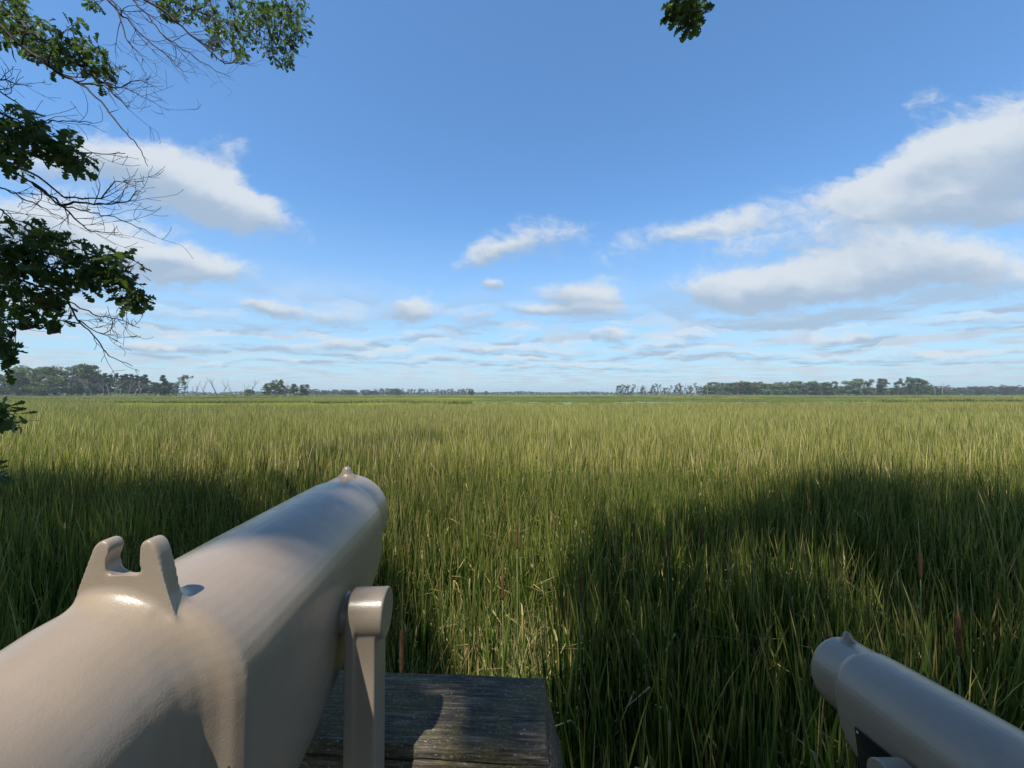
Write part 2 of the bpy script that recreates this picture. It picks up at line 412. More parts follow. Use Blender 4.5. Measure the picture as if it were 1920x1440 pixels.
# ------------------------------------------------------------------ reeds
def blades(rng, n, xy, H, Hs, width, segs, lean=0.10, bend=0.16, dead=0.12, broken=0.07, per=6, spread=0.05, lmin=0.72):
    """n shoots at xy, `per` leaves each; returns verts, faces, colours"""
    N = n * per
    base = np.repeat(xy, per, 0) + rng.normal(0, spread, (N, 2))
    Ls = np.repeat(rng.normal(H, Hs, n), per) * rng.uniform(lmin, 1.03, N)
    az = rng.uniform(0, 2 * np.pi, N)
    ln = np.abs(rng.normal(0, lean, N)); bd = np.abs(rng.normal(0, bend, N))
    br = rng.random(N) < broken
    s = np.linspace(0, 1, segs + 1)
    sb = rng.uniform(0.45, 0.85, N)
    r = ln[:, None] * s + bd[:, None] * s ** 2.6
    z = s[None, :] * np.sqrt(np.clip(1 - (ln[:, None] + bd[:, None] * 1.3 * s) ** 2, 0.1, 1))
    # folded leaves hang over from the break
    over = np.clip(s[None, :] - sb[:, None], 0, 1) * br[:, None]
    drop = rng.uniform(0.9, 1.9, N)[:, None]
    z = z - over * drop; r = r + over * rng.uniform(0.2, 0.9, N)[:, None]
    # a common lean in the wind
    z *= Ls[:, None]; r = r * Ls[:, None]
    wx = 0.02 * Ls[:, None] * s ** 2
    cx = base[:, 0, None] + r * np.cos(az)[:, None] + wx
    cy = base[:, 1, None] + r * np.sin(az)[:, None]
    wdt = width * rng.uniform(0.6, 1.2, N)[:, None] * np.clip(np.minimum(1.0, (1 - s) * 3.2) ** 0.8, 0.02, 1)[None, :]
    tw = (az + np.pi / 2 + rng.normal(0, 0.7, N))[:, None] + s[None, :] * rng.normal(0, 0.8, N)[:, None]
    ox = np.cos(tw) * wdt / 2; oy = np.sin(tw) * wdt / 2
    A = np.stack([cx - ox, cy - oy, z], -1); B = np.stack([cx + ox, cy + oy, z], -1)
    V = np.stack([A, B], 2).reshape(-1, 3)
    k = np.arange(segs)[None, :] * 2 + (np.arange(N) * (segs + 1) * 2)[:, None]
    Fq = np.stack([k, k + 1, k + 3, k + 2], -1).reshape(-1, 4)
    rnd = np.repeat(rng.random(N), (segs + 1) * 2)
    ss = np.tile(np.repeat(s, 2), N)
    dd = (rng.random(N) < dead) | br
    dv = np.repeat(dd * rng.uniform(0.5, 1.0, N), (segs + 1) * 2)
    # dry tips
    dtip = np.repeat((rng.random(N) < 0.28) * rng.uniform(0.5, 1.0, N), (segs + 1) * 2) * np.clip((ss - 0.75) * 4, 0, 1)
    return V, Fq, np.stack([rnd, ss, np.clip(np.maximum(dv, dtip), 0, 1)], -1)

def proto(name, mat, parts):
    mb = MB()
    for V, Fq, C in parts: mb.addarr(V, Fq, C)
    return bpy.data.objects.new(name, mb.mesh(name, mat, False))   # a source for instancing only, never linked

def scatter(name, protos, pts, rot, scl, var, label_kind='stuff'):
    """one object whose geometry nodes set the source tufts on its points"""
    me = bpy.data.meshes.new(name); me.from_pydata(np.asarray(pts).tolist(), [], [])
    a = me.attributes.new('rot', 'FLOAT', 'POINT'); a.data.foreach_set('value', np.asarray(rot, np.float32))
    a = me.attributes.new('scl', 'FLOAT', 'POINT'); a.data.foreach_set('value', np.asarray(scl, np.float32))
    a = me.attributes.new('var', 'INT', 'POINT'); a.data.foreach_set('value', np.asarray(var, np.int32))
    o = link(bpy.data.objects.new(name, me))
    ng = bpy.data.node_groups.new(name, 'GeometryNodeTree')
    ng.interface.new_socket('Geometry', in_out='INPUT', socket_type='NodeSocketGeometry')
    ng.interface.new_socket('Geometry', in_out='OUTPUT', socket_type='NodeSocketGeometry')
    N = ng.nodes; Lk = ng.links
    gi = N.new('NodeGroupInput'); go = N.new('NodeGroupOutput'); jn = N.new('GeometryNodeJoinGeometry')
    def attr(nm, typ):
        n = N.new('GeometryNodeInputNamedAttribute'); n.data_type = typ; n.inputs['Name'].default_value = nm
        return n.outputs[0]
    ar, asc, av = attr('rot', 'FLOAT'), attr('scl', 'FLOAT'), attr('var', 'INT')
    cx = N.new('ShaderNodeCombineXYZ'); Lk.new(ar, cx.inputs[2])
    for i, po in enumerate(protos):
        oi = N.new('GeometryNodeObjectInfo'); oi.inputs['Object'].default_value = po; oi.transform_space = 'ORIGINAL'
        oi.inputs['As Instance'].default_value = True
        cmp_ = N.new('FunctionNodeCompare'); cmp_.data_type = 'INT'; cmp_.operation = 'EQUAL'
        ii = [s for s in cmp_.inputs if s.type == 'INT']
        Lk.new(av, ii[0]); ii[1].default_value = i
        ip = N.new('GeometryNodeInstanceOnPoints')
        Lk.new(gi.outputs[0], ip.inputs['Points']); Lk.new(cmp_.outputs[0], ip.inputs['Selection'])
        Lk.new(oi.outputs['Geometry'], ip.inputs['Instance'])
        Lk.new(cx.outputs[0], ip.inputs['Rotation']); Lk.new(asc, ip.inputs['Scale'])
        Lk.new(ip.outputs[0], jn.inputs[0])
    Lk.new(jn.outputs[0], go.inputs[0])
    md = o.modifiers.new('set tufts', 'NODES'); md.node_group = ng
    return o

def vnoise(x, y, seed):
    """smooth value noise on arrays"""
    rs = np.random.RandomState(seed); T = rs.rand(64, 64)
    xi = np.floor(x).astype(int); yi = np.floor(y).astype(int)
    fx = x - xi; fy = y - yi; fx = fx * fx * (3 - 2 * fx); fy = fy * fy * (3 - 2 * fy)
    a = T[xi % 64, yi % 64]; b = T[(xi + 1) % 64, yi % 64]; c = T[xi % 64, (yi + 1) % 64]; d = T[(xi + 1) % 64, (yi + 1) % 64]
    return (a * (1 - fx) + b * fx) * (1 - fy) + (c * (1 - fx) + d * fx) * fy

rng = np.random.default_rng(11)
# --- single shoots for the near marsh
NEAR = []
for i in range(8):
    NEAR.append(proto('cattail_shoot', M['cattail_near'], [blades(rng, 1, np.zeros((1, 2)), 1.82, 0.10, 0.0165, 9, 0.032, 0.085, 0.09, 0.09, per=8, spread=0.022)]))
# --- dry litter and fine grass between the shoots
UND = []
for i in range(4):
    xy = rng.uniform(-0.25, 0.25, (26, 2))
    UND.append(proto('undergrowth_tuft', M['under'], [blades(rng, 26, xy, 0.85 + 0.15 * (i % 2), 0.18, 0.006, 6, 0.28, 0.45, 0.35 if i % 2 else 0.15, 0.25, per=4, spread=0.03)]))
# --- patches of two metres for the middle distance, of six metres far away
MID = []
for i in range(4):
    xy = rng.uniform(-1, 1, (190, 2))
    MID.append(proto('cattail_patch', M['cattail'], [blades(rng, 190, xy, 1.80, 0.21, 0.019, 5, 0.035, 0.09, 0.12, 0.08, per=6, spread=0.03)]))
FAR = []
for i in range(3):
    xy = rng.uniform(-3, 3, (420, 2))
    FAR.append(proto('reed_patch', M['cattail'], [blades(rng, 420, xy, 1.75, 0.16, 0.045, 3, 0.08, 0.12, 0.08, 0.03, per=3, spread=0.05)]))
SED = []
for i in range(3):
    xy = rng.uniform(-3, 3, (420, 2))
    SED.append(proto('sedge_patch', M['sedge'], [blades(rng, 420, xy, 0.75, 0.10, 0.07, 3, 0.15, 0.2, 0.08, 0.03, per=3, spread=0.08)]))

def jitter_grid(x0, x1, y0, y1, step, rng, j=0.5):
    xs = np.arange(x0, x1, step); ys = np.arange(y0, y1, step)
    X, Y = np.meshgrid(xs, ys); X = X.ravel() + rng.uniform(-j, j, X.size) * step; Y = Y.ravel() + rng.uniform(-j, j, Y.size) * step
    return X, Y
def in_view(X, Y, pad):      # the wedge the photograph can see, with room for a step aside
    return np.abs(X) < 1.42 * Y + pad

# near: y 1.15 .. 9
X, Y = jitter_grid(-16, 16, 1.15, 9.0, 0.112, rng, 0.6)
keep = in_view(X, Y, 1.6)
u = X / Y
gap = (u > -0.42) & (u < 0.10) & (Y < 4.6)
dens = 0.40 + 0.75 * vnoise(X * 1.3 + 20, Y * 1.3 + 20, 3)
dens = np.where(gap, dens * (0.28 + 0.12 * np.clip(Y - 2.5, 0, 3)), dens)
dens = np.where(Y < 2.0, dens * 0.75, dens)
keep &= rng.random(X.size) < dens
X, Y = X[keep], Y[keep]
hs = 0.92 + 0.10 * (vnoise(X * 2.1 + 3, Y * 2.1 + 1, 25) - 0.5) + 0.26 * (vnoise(X * 0.55 + 9, Y * 0.55 + 9, 5) - 0.5) + rng.normal(0, 0.07, X.size)
hs *= np.where((X / Y > -0.42) & (X / Y < 0.10) & (Y < 4.6), 0.86, 1.0)
hs += 0.14 * np.exp(-((X - 6.3) ** 2 + (Y - 7.0) ** 2) / 2.2) + 0.08 * np.exp(-((X + 1.6) ** 2 + (Y - 6.0) ** 2) / 1.2)
pn = np.stack([X, Y, np.zeros_like(X)], -1); vn = rng.integers(0, 8, X.size); rn = rng.uniform(0, 6.28, X.size)
def reed_edge(X, Y):
    return np.interp(X / Y, [-1.4, -1.05, -.98, -.55, -.3, .1, .9, 1.4], [66, 66, 46, 47, 53, 55, 60, 64]) - 4 * vnoise(X * 0.07 + 50, X * 0 + 1, 8)
# middle: 9 .. 62
X, Y = jitter_grid(-92, 92, 9.6, 64, 1.25, rng, 0.45)
edge = reed_edge(X, Y)
keep = in_view(X, Y, 4) & (Y < np.minimum(edge, 64))
X, Y = X[keep], Y[keep]
hm = 0.97 + 0.14 * (vnoise(X * 0.16 + 9, Y * 0.16 + 9, 6) - 0.5) + 0.10 * (vnoise(X * 0.6, Y * 0.6, 16) - 0.5)
pm = np.stack([X, Y, np.zeros_like(X)], -1)
protos = NEAR + MID + FAR
# far reed belts
X2, Y2 = jitter_grid(-480, 480, 44, 330, 5.0, rng, 0.45)
belt = vnoise(X2 * 0.010 + 3, Y2 * 0.045 + 7, 12)
from_pond = np.ones_like(X2, bool)
for (cx, cy, rx, ry) in PD:
    from_pond &= (((X2 - cx) / (rx + 4)) ** 2 + ((Y2 - cy) / (ry + 4)) ** 2) > 1.0
# keep the sight line to the water open: only low growth in front of it
infront = (Y2 > 60) & (Y2 < 150) & (X2 / Y2 > -0.12) & (X2 / Y2 < 0.95)
inv = in_view(X2, Y2, 10)
reed = inv & from_pond & ((belt > 0.62) | (Y2 > 255)) & ~infront & (Y2 > 110)
X, Y = X2[reed], Y2[reed]
hf = 0.72 + 0.3 * vnoise(X * 0.05, Y * 0.05, 9) * np.where(Y > 200, 1, 0.5)
pf = np.stack([X, Y, np.zeros_like(X)], -1)
P_ = np.concatenate([pn, pm, pf])
Rr = np.concatenate([rn, rng.integers(0, 4, len(pm)) * 1.5708, rng.uniform(0, 6.28, len(pf))])
Sc = np.concatenate([hs, hm, hf])
Vr = np.concatenate([vn, 8 + rng.integers(0, 4, len(pm)), 12 + rng.integers(0, 3, len(pf))])
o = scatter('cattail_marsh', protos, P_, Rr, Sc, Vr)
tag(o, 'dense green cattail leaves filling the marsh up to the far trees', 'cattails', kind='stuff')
sed = inv & from_pond & ~reed & (Y2 > reed_edge(X2, Y2) + 3) & (rng.random(X2.size) < 0.95)
X, Y = X2[sed], Y2[sed]
low = np.where((Y < 150) & (X / Y > -0.18), 0.35, 0.95)
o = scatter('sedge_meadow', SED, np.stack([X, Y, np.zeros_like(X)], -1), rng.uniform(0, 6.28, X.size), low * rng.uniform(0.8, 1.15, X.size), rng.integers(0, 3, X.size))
tag(o, 'low yellow green sedge meadow beyond the cattails', 'sedge', kind='stuff')
# undergrowth
X, Y = jitter_grid(-9, 9, 1.2, 6.5, 0.26, rng, 0.6)
u = X / Y
keep = in_view(X, Y, 1) & ((rng.random(X.size) < 0.35) | ((u > -0.45) & (u < 0.15) & (Y < 5)))
X, Y = X[keep], Y[keep]
o = scatter('undergrowth', UND, np.stack([X, Y, np.zeros_like(X)], -1), rng.uniform(0, 6.28, X.size), rng.uniform(0.7, 1.35, X.size), rng.integers(0, 4, X.size))
tag(o, 'fine green grass and dry straw between the nearest cattails', 'undergrowth', kind='stuff')

# --- flowering stems: each one a thing
def spike_meshes():
    s = MB(); tube(s, [(0, 0, 0), (0.004, 0, 0.8), (0.0, 0.003, 1.52)], [0.006, 0.005, 0.0035], 6)
    tube(s, [(0, 0.003, 1.68), (0.002, 0.003, 1.80), (0.006, 0.003, 1.90)], [0.0032, 0.002, 0.0006], 5)
    k = MB(); zz = [1.515, 1.522, 1.54, 1.60, 1.66, 1.675, 1.682]
    tube(k, [(0, 0.003, z) for z in zz], [0.003, 0.008, 0.0105, 0.0112, 0.0105, 0.008, 0.003], 10)
    return s.mesh('stem', M['stem']), k.mesh('spike', M['spike'])
SM, KM = spike_meshes()
# spike centre in the photograph (px, py) with its distance
SPK = [(753, 1222, 1.9), (970, 1005, 3.3), (943, 1100, 2.9), (1088, 1102, 2.8), (1252, 1022, 3.6), (1318, 1000, 3.9), (1798, 1190, 2.0), (1725, 1060, 3.0), (1188, 1000, 3.8)]
def copy_thing(root, label, group, loc, rz, scale=None):
    r = root.copy(); COL.objects.link(r); r.location = loc; r.rotation_euler = (0, 0, rz)
    if scale: r.scale = scale
    if label: r['label'] = label
    if group: r['group'] = group
    for ch in list(root.children):
        c = ch.copy(); COL.objects.link(c); c.parent = r
        for gch in ch.children:
            d = gch.copy(); COL.objects.link(d); d.parent = c
    return r
WHERE = ['just behind the weathered rail beside the viewer arm', 'in the sunny gap right of the large viewer', 'low in the middle of the sunny gap',
 'above the right end of the rail', 'among shaded leaves right of centre', 'in dense shade left of the small viewer', 'in dark leaves behind the small viewer',
 'high above the small viewer near the right edge', 'in half shade right of the sunny gap']
proto_c = None
for i, (px, py, d) in enumerate(SPK):
    p = at(px, py, d); sc_ = p.z / 1.60
    lab = 'brown cattail spike ' + WHERE[i]
    if proto_c is None:
        proto_c = empty('cattail', (p.x, p.y, 0)); proto_c.scale = (1, 1, sc_)
        link(bpy.data.objects.new('stem', SM), proto_c); link(bpy.data.objects.new('spike', KM), proto_c)
        tag(proto_c, lab, 'cattail', 'cattails in flower')
    else:
        copy_thing(proto_c, lab, 'cattails in flower', (p.x, p.y, 0), i * 1.3, (1, 1, sc_))

# ------------------------------------------------------------------ distant trees
def grow(rnd, mb, p, d, length, r, depth, sides=5, up=0.15, spread=0.7, tips=None, wob=0.18):
    n = 4; pts = [p]; dd = d.copy()
    for i in range(n):
        dd = (dd + Vector((rnd.uniform(-wob, wob), rnd.uniform(-wob, wob), rnd.uniform(-wob, wob) + up * 0.3))).normalized()
        pts.append(pts[-1] + dd * (length / n))
    rr = [r * (1 - 0.55 * i / n) for i in range(n + 1)]
    tube(mb, pts, rr, sides)
    if tips is not None: tips.append((pts[-1], depth)); tips.append((pts[-2], depth))
    if depth > 0:
        for k in range(rnd.randint(2, 4)):
            t = rnd.uniform(0.45, 1.0); i = min(n - 1, int(t * n)); q = pts[i].lerp(pts[i + 1], t * n - i)
            a = rnd.uniform(0, 6.28)
            s = Vector((math.cos(a), math.sin(a), rnd.uniform(0.0, 0.9))) * spread
            grow(rnd, mb, q, (dd + s).normalized(), length * rnd.uniform(0.5, 0.75), rr[i] * 0.6, depth - 1, max(3, sides - 1), up, spread, tips, wob)

def leaves_cloud(mb, centers, radii, n_each, size, rnd, flat=0.75, dead=0.1, seed=0):
    rg = np.random.default_rng(seed)
    C = np.repeat(np.asarray([tuple(c) for c in centers]), n_each, 0); Rd = np.repeat(np.asarray(radii), n_each)
    N = len(C)
    d = rg.normal(0, 1, (N, 3)); d /= np.linalg.norm(d, axis=1)[:, None]
    rad = Rd * rg.uniform(0.25, 1.0, N) ** 0.5
    c = C + d * rad[:, None] * np.array([1, 1, flat])
    nrm = d * 0.6 + rg.normal(0, 0.6, (N, 3)) + np.array([0, 0, 0.35]); nrm /= np.linalg.norm(nrm, axis=1)[:, None]
    t = np.cross(nrm, rg.normal(0, 1, (N, 3))); t /= np.linalg.norm(t, axis=1)[:, None] + 1e-9
    b = np.cross(nrm, t)
    s = size * rg.uniform(0.5, 1.3, N)[:, None]
    k = rg.uniform(0.45, 0.9, N)[:, None]
    V = np.stack([c - t * s, c - b * s * k, c + t * s * rg.uniform(.6, 1.2, (N, 1)), c + b * s * k], 1).reshape(-1, 3)
    Fq = np.arange(N * 4).reshape(-1, 4)
    clump = np.repeat(rg.random(len(centers)), n_each)
    r = np.clip(clump * 0.65 + rg.random(N) * 0.35, 0, 1)
    dd = (rg.random(N) < dead) * rg.uniform(0.3, 1.0, N)
    mb.addarr(V, Fq, np.repeat(np.stack([r, np.full(N, 0.3), dd], -1), 4, 0))

def tree_kind(kind, seed):
    """returns trunk mesh and crown mesh (or None) of a tree one unit = 1 m, about 18 m tall"""
    rnd = random.Random(seed); tk = MB(); cr = MB(); tips = []
    if kind == 'dead':
        grow(rnd, tk, Vector((0, 0, 0)), Vector((rnd.uniform(-.07, .07), rnd.uniform(-.1, .1), 1)).normalized(), 10.5, 0.24, 3, 6, 0.5, 0.42, tips, 0.10)
        return tk.mesh('trunk', M['snag']), None
    if kind == 'snag':
        grow(rnd, tk, Vector((0, 0, 0)), Vector((rnd.uniform(-.1, .1), 0, 1)).normalized(), 13, 0.3, 1, 6, 0.3, 0.35, tips, 0.08)
        return tk.mesh('trunk', M['snag']), None
    h = {'round': 17, 'tall': 18, 'narrow': 17, 'dry': 16, 'conifer': 18, 'pale': 17}[kind]
    cs = []; rs = []
    if kind in ('round', 'pale', 'tall'):
        w = {'round': 9.5, 'pale': 6.5, 'tall': 5.2}[kind]
        tube(tk, [(0, 0, 0), (0.15, 0.1, h * .25), (0.0, 0.2, h * .55), (0.2, 0, h * .8)], [0.55, 0.42, 0.28, 0.1], 7)
        for k in range({'round': 95, 'pale': 66, 'tall': 60}[kind]):
            a = rnd.uniform(0, 6.28); t = rnd.random()
            z = h * (0.10 + 0.86 * t); prof = math.sin(math.pi * min(1, 0.26 + t * 0.66)) ** 0.55
            q = w * prof * rnd.uniform(0.25, 1.0)
            c = Vector((math.cos(a) * q, math.sin(a) * q, z)); cs.append(c); rs.append(rnd.uniform(1.0, 2.2))
            if k % 3 == 0:
                s = Vector((0, 0.1, z * 0.55)); tube(tk, [s, s.lerp(c, .5) + Vector((0, 0, -.3)), c], [0.18, 0.11, 0.04], 5)
        n, size, dead = 90, 0.40, 0.06
    elif kind == 'conifer':
        tube(tk, [(0, 0, 0), (0, 0, h * .5), (0, 0, h)], [0.35, 0.2, 0.03], 6)
        for k in range(36):
            t = (k + rnd.random()) / 36; z = h * (0.18 + 0.8 * t); q = 2.7 * (1 - t) ** 0.8 * rnd.uniform(0.4, 1); a = rnd.uniform(0, 6.28)
            cs.append(Vector((math.cos(a) * q, math.sin(a) * q, z))); rs.append(0.45 + 1.0 * (1 - t))
        n, size, dead = 70, 0.34, 0.03
    else:
        grow(rnd, tk, Vector((0, 0, 0)), Vector((rnd.uniform(-.08, .08), 0, 1)), h * 0.72, 0.3, 2, 6, 0.3, 0.45, tips, 0.10)
        for (c, dp) in tips:
            if rnd.random() < (0.85 if kind == 'narrow' else 0.7) and c.z > 4:
                cs.append(c); rs.append(rnd.uniform(0.6, 1.4))
        for k in range(14):
            cs.append(Vector((rnd.uniform(-1.7, 1.7), rnd.uniform(-1.7, 1.7), rnd.uniform(1.5, h * .85)))); rs.append(rnd.uniform(.7, 1.3))
        n, size, dead = 60, 0.30, (0.1 if kind == 'narrow' else 0.4)
    leaves_cloud(cr, cs, rs, n, size, rnd, dead=dead, seed=seed)
    cm = {'dry': M['crown_dry'], 'pale': M['crown_pale']}.get(kind, M['crown'])
    return tk.mesh('trunk', M['snag'] if kind in ('narrow', 'dry') else M['trunk']), cr.mesh('crown', cm, False)

KINDS = {}
sd = 100
for k, nvar in (('round', 4), ('tall', 3), ('narrow', 4), ('dry', 4), ('conifer', 3), ('pale', 3), ('dead', 5), ('snag', 4)):
    KINDS[k] = []
    for i in range(nvar):
        sd += 1; tm, cm = tree_kind(k, sd)
        zs_ = [v.co.z for v in (cm or tm).vertices]; xs_ = [abs(v.co.x) for v in (cm or tm).vertices]
        KINDS[k].append((tm, cm, max(zs_), np.percentile(xs_, 97)))
trnd = random.Random(5)
def tree(kind, px, d, top_py, label, group=None, wpx=None, cat='tree', var=None):
    tm, cm, h0, w0 = KINDS[kind][trnd.randrange(len(KINDS[kind])) if var is None else var]
    p = at(px, 745, d); h = at(px, top_py, d).z
    s = h / h0
    sx = s if wpx is None else (wpx / F * d / 2) / w0
    sx = min(max(sx, s * 0.5), s * 2.2)
    nm = {'conifer': 'conifer_tree', 'dead': 'dead_tree', 'snag': 'dead_tree'}.get(kind, 'deciduous_tree')
    e = empty(nm, (p.x, d, 0), trnd.uniform(0, 6.28)); e.scale = (sx, sx, s)
    link(bpy.data.objects.new('trunk', tm), e)
    if cm: link(bpy.data.objects.new('crown', cm), e)
    tag(e, label, cat, group)
    return e
# left wood
G1 = 'trees of the wood at the left edge'
tree('dry', 12, 300, 702, 'grey brown half bare tree at the left end of the wood', G1, 60)
tree('round', 35, 290, 700, 'olive green tree at the left edge beside the overhanging oak leaves', G1, 60)
tree('round', 68, 285, 684, 'broad olive crown standing tallest at the left edge of the wood', G1, 95)
tree('dry', 48, 280, 705, 'low brownish crown in front of the broad olive tree', G1, 50)
tree('round', 98, 270, 702, 'dark green bushy tree low in front of the left wood', G1, 55, var=2)
tree('dry', 120, 280, 704, 'pale brown leafless thicket tree between the dark bushy tree and the tallest tree', G1, 40)
tree('tall', 146, 295, 681, 'tallest tree of the left wood with twin tops', G1, 42, var=0)
tree('tall', 163, 298, 683, 'right half of the twin topped tallest tree in the left wood', G1, 38, var=1)
tree('dry', 140, 285, 710, 'grey bare branched tree under the twin topped tree', G1, 36)
tree('round', 180, 300, 697, 'dark round tree right of the twin topped tree', G1, 36)
for i, (px, tp) in enumerate([(196, 699), (207, 702), (218, 699), (228, 703), (236, 701), (245, 701), (255, 703), (264, 705), (271, 702)]):
    tree('conifer', px, 300 + (i % 3) * 8, tp, 'dark conifer in the tight row at the right end of the left wood', G1, 20)
for i, (px, tp) in enumerate([(160, 712), (175, 708), (192, 707), (204, 712), (214, 710), (226, 712), (240, 714), (252, 712), (262, 710)]):
    tree('dead' if i % 3 else 'snag', px, 286, tp, 'pale bare trunk in front of the dark conifers of the left wood', G1, 20)
# scattered group right of it
G2 = 'scattered trees beyond the left meadow'
tree('tall', 291, 300, 716, 'small dark tree left of the pointed dark tree', G2, 22)
tree('conifer', 305, 302, 703, 'pointed dark tree standing first right of the left wood', G2, 36)
tree('tall', 316, 310, 716, 'low dark tree on the right flank of the pointed dark tree', G2, 20)
tree('narrow', 330, 305, 707, 'thin half bare tree second right of the pointed tree', G2, 18)
tree('narrow', 346, 302, 702, 'narrow dark tree with a bare grey side branch', G2, 16, var=1)
tree('snag', 351, 300, 703, 'bare grey pole touching the narrow dark tree', G2, 10)
tree('snag', 360, 305, 720, 'short bare snag left of the leaning snag', G2, 8)
tree('snag', 369, 305, 715, 'leaning bare snag in open sky', G2, 12)
tree('dead', 381, 310, 707, 'slim bare dead tree with a forked top', G2, 16, var=0)
tree('dead', 408, 312, 705, 'bare dead tree with a wide fan of branches', G2, 24, var=1)
tree('dead', 418, 308, 706, 'taller bare tree with upright limbs beside the fan shaped one', G2, 16, var=2)
tree('dead', 431, 312, 711, 'bushy brown dead tree of fine twigs', G2, 22, var=3)
tree('dead', 460, 314, 713, 'bare tree bending over to the left', G2, 22, var=4)
tree('dead', 472, 316, 708, 'tall bare grey tree next to the bending one', G2, 20, var=1)
tree('round', 467, 330, 729, 'small green bush tree at the foot of two bare trees', G2, 18)
tree('snag', 489, 318, 722, 'single short bare pole left of the green clump', G2, 6)
tree('tall', 504, 325, 718, 'left tree of the dark green clump near the middle left', G2, 18)
tree('round', 520, 325, 711, 'tallest rounded tree of the dark green clump', G2, 28)
tree('dead', 533, 325, 711, 'bare pale branches rising behind the dark green clump', G2, 16)
tree('narrow', 537, 330, 722, 'thin leafy tree right of the clump of pale branches', G2, 14)
tree('tall', 551, 322, 719, 'fan crowned tree right of the dark green clump', G2, 18)
tree('tall', 570, 318, 720, 'lone fan shaped tree standing last at the right of the scattered trees', G2, 20)
# middle distance row
G3 = 'low round trees on the horizon left of centre'
for (px, w, tp) in [(588, 22, 729), (610, 24, 731), (628, 16, 730), (648, 26, 730), (662, 24, 731), (686, 26, 730), (700, 18, 732), (738, 26, 728), (746, 20, 730)]:
    tree('round', px, 620, tp, 'low round green tree in the horizon row left of centre', G3, w)
G4 = 'grey brown trees in the horizon row at centre left'
x = 706
i = 0
while x < 874:
    k = 'dry' if i % 3 else 'narrow'
    tree(k, x, 560 + trnd.uniform(-15, 25), trnd.uniform(727, 731), 'grey brown half bare tree in the tight horizon row at centre left', G4, 13)
    x += 6.4; i += 1
tree('dead', 868, 545, 727, 'taller bare tree near the right end of the grey brown row', G4, 12)
tree('tall', 883, 560, 729, 'lone small green tree ending the grey brown row', G4, 10)
tree('round', 912, 760, 733, 'tiny round tree alone on the central horizon', G3, 10)
# right hand wood
G5 = 'trees of the thin wood right of centre'
for (px, tp, k) in [(1159, 722, 'narrow'), (1165, 720, 'narrow'), (1171, 721, 'dry'), (1178, 722, 'narrow'), (1185, 720, 'narrow')]:
    tree(k, px, 420, tp, 'brown green tree in the dense clump at the left end of the right wood', G5, 13)
for i, px in enumerate(np.arange(1196, 1330, 6.2)):
    k = ['snag', 'narrow', 'dry', 'dead', 'narrow', 'dry', 'narrow'][i % 7]
    tree(k, px, 430 + trnd.uniform(-12, 20), trnd.uniform(717, 727), 'thin pale trunked tree in the open stretch of the right wood', G5, 11)
for i, px in enumerate(np.arange(1330, 1545, 7.6)):
    k = ['pale', 'tall', 'pale', 'dry', 'round', 'pale', 'tall', 'dry'][i % 8]
    tree(k, px, 440 + trnd.uniform(-15, 25), trnd.uniform(713, 721), 'hazy grey green tree in the closed middle stretch of the right wood', G5, 24)
G6 = 'tall trees of the right wood'
for (px, tp, k, w, lab) in [
 (1552, 716, 'tall', 18, 'dark slim tree left of the pale green broad tree'), (1566, 714, 'narrow', 14, 'half bare upright tree beside the pale green broad tree'),
 (1592, 713, 'pale', 30, 'pale green broad tree leftmost of the tall right trees'), (1609, 709, 'pale', 34, 'brightest pale green crown in the right wood'),
 (1628, 711, 'dry', 24, 'grey leafless crown right of the brightest pale green tree'), (1641, 716, 'dry', 20, 'grey tree between the bright crown and the dark upright tree'),
 (1655, 709, 'tall', 18, 'dark upright tree in the middle of the tall right trees'), (1668, 719, 'dead', 18, 'bare thin tree in the gap right of the dark upright tree'),
 (1684, 714, 'narrow', 18, 'leaning half leafy tree left of the tallest'), (1697, 706, 'narrow', 20, 'tallest leaning tree of the right wood with sky between its limbs'),
 (1716, 708, 'round', 34, 'broad dark green tree right of the tallest leaning tree'), (1733, 713, 'tall', 22, 'dark green tree on the right flank of the broad tree'),
 (1752, 711, 'dead', 18, 'bare grey tree with a lone high limb beyond the broad tree'), (1768, 713, 'dead', 34, 'wide bleached bare tree at the right end of the tall trees'),
 (1775, 722, 'dry', 26, 'brownish thicket tree under the wide bleached tree')]:
    tree(k, px, 395, tp, lab, G6, w)
for i, px in enumerate(np.arange(1556, 1770, 10)):
    tree(['round', 'tall', 'dry', 'tall'][i % 4], px, 425, trnd.uniform(723, 728), 'dark low tree filling the gaps behind the tall right trees', G6, 24)
G7 = 'dark hazy trees at the right edge'
for i, px in enumerate(np.arange(1784, 1960, 8.5)):
    tree(['round', 'dry', 'tall', 'round', 'dry'][i % 5], px, 520 + trnd.uniform(-20, 30), trnd.uniform(723, 729) - (3 if px > 1865 else 0), 'dark hazy tree in the wood running off the right edge', G7, 22)

# far off wood that reads as one mass
mb = MB(); cs = []; rs = []
rr = random.Random(9)
for px in np.arange(-250, 2200, 2.4):
    d = 1150 + 120 * math.sin(px * 0.011) + rr.uniform(-40, 40)
    top = 735.0 + 1.0 * math.sin(px * 0.05) + rr.uniform(-0.8, 0.8)
    h = at(px, top, d).z; p = at(px, 740, d)
    for z in (0.15, 0.45, 0.8):
        cs.append((p.x + rr.uniform(-2, 2), d + rr.uniform(-6, 6), h * z)); rs.append(h * 0.24)
leaves_cloud(mb, cs, rs, 14, 2.2, rr, dead=0.05, seed=5)
tag(mb.build('distant_wood', M['crown'], smooth=False), 'low far wood along the whole horizon', 'wood', kind='stuff')
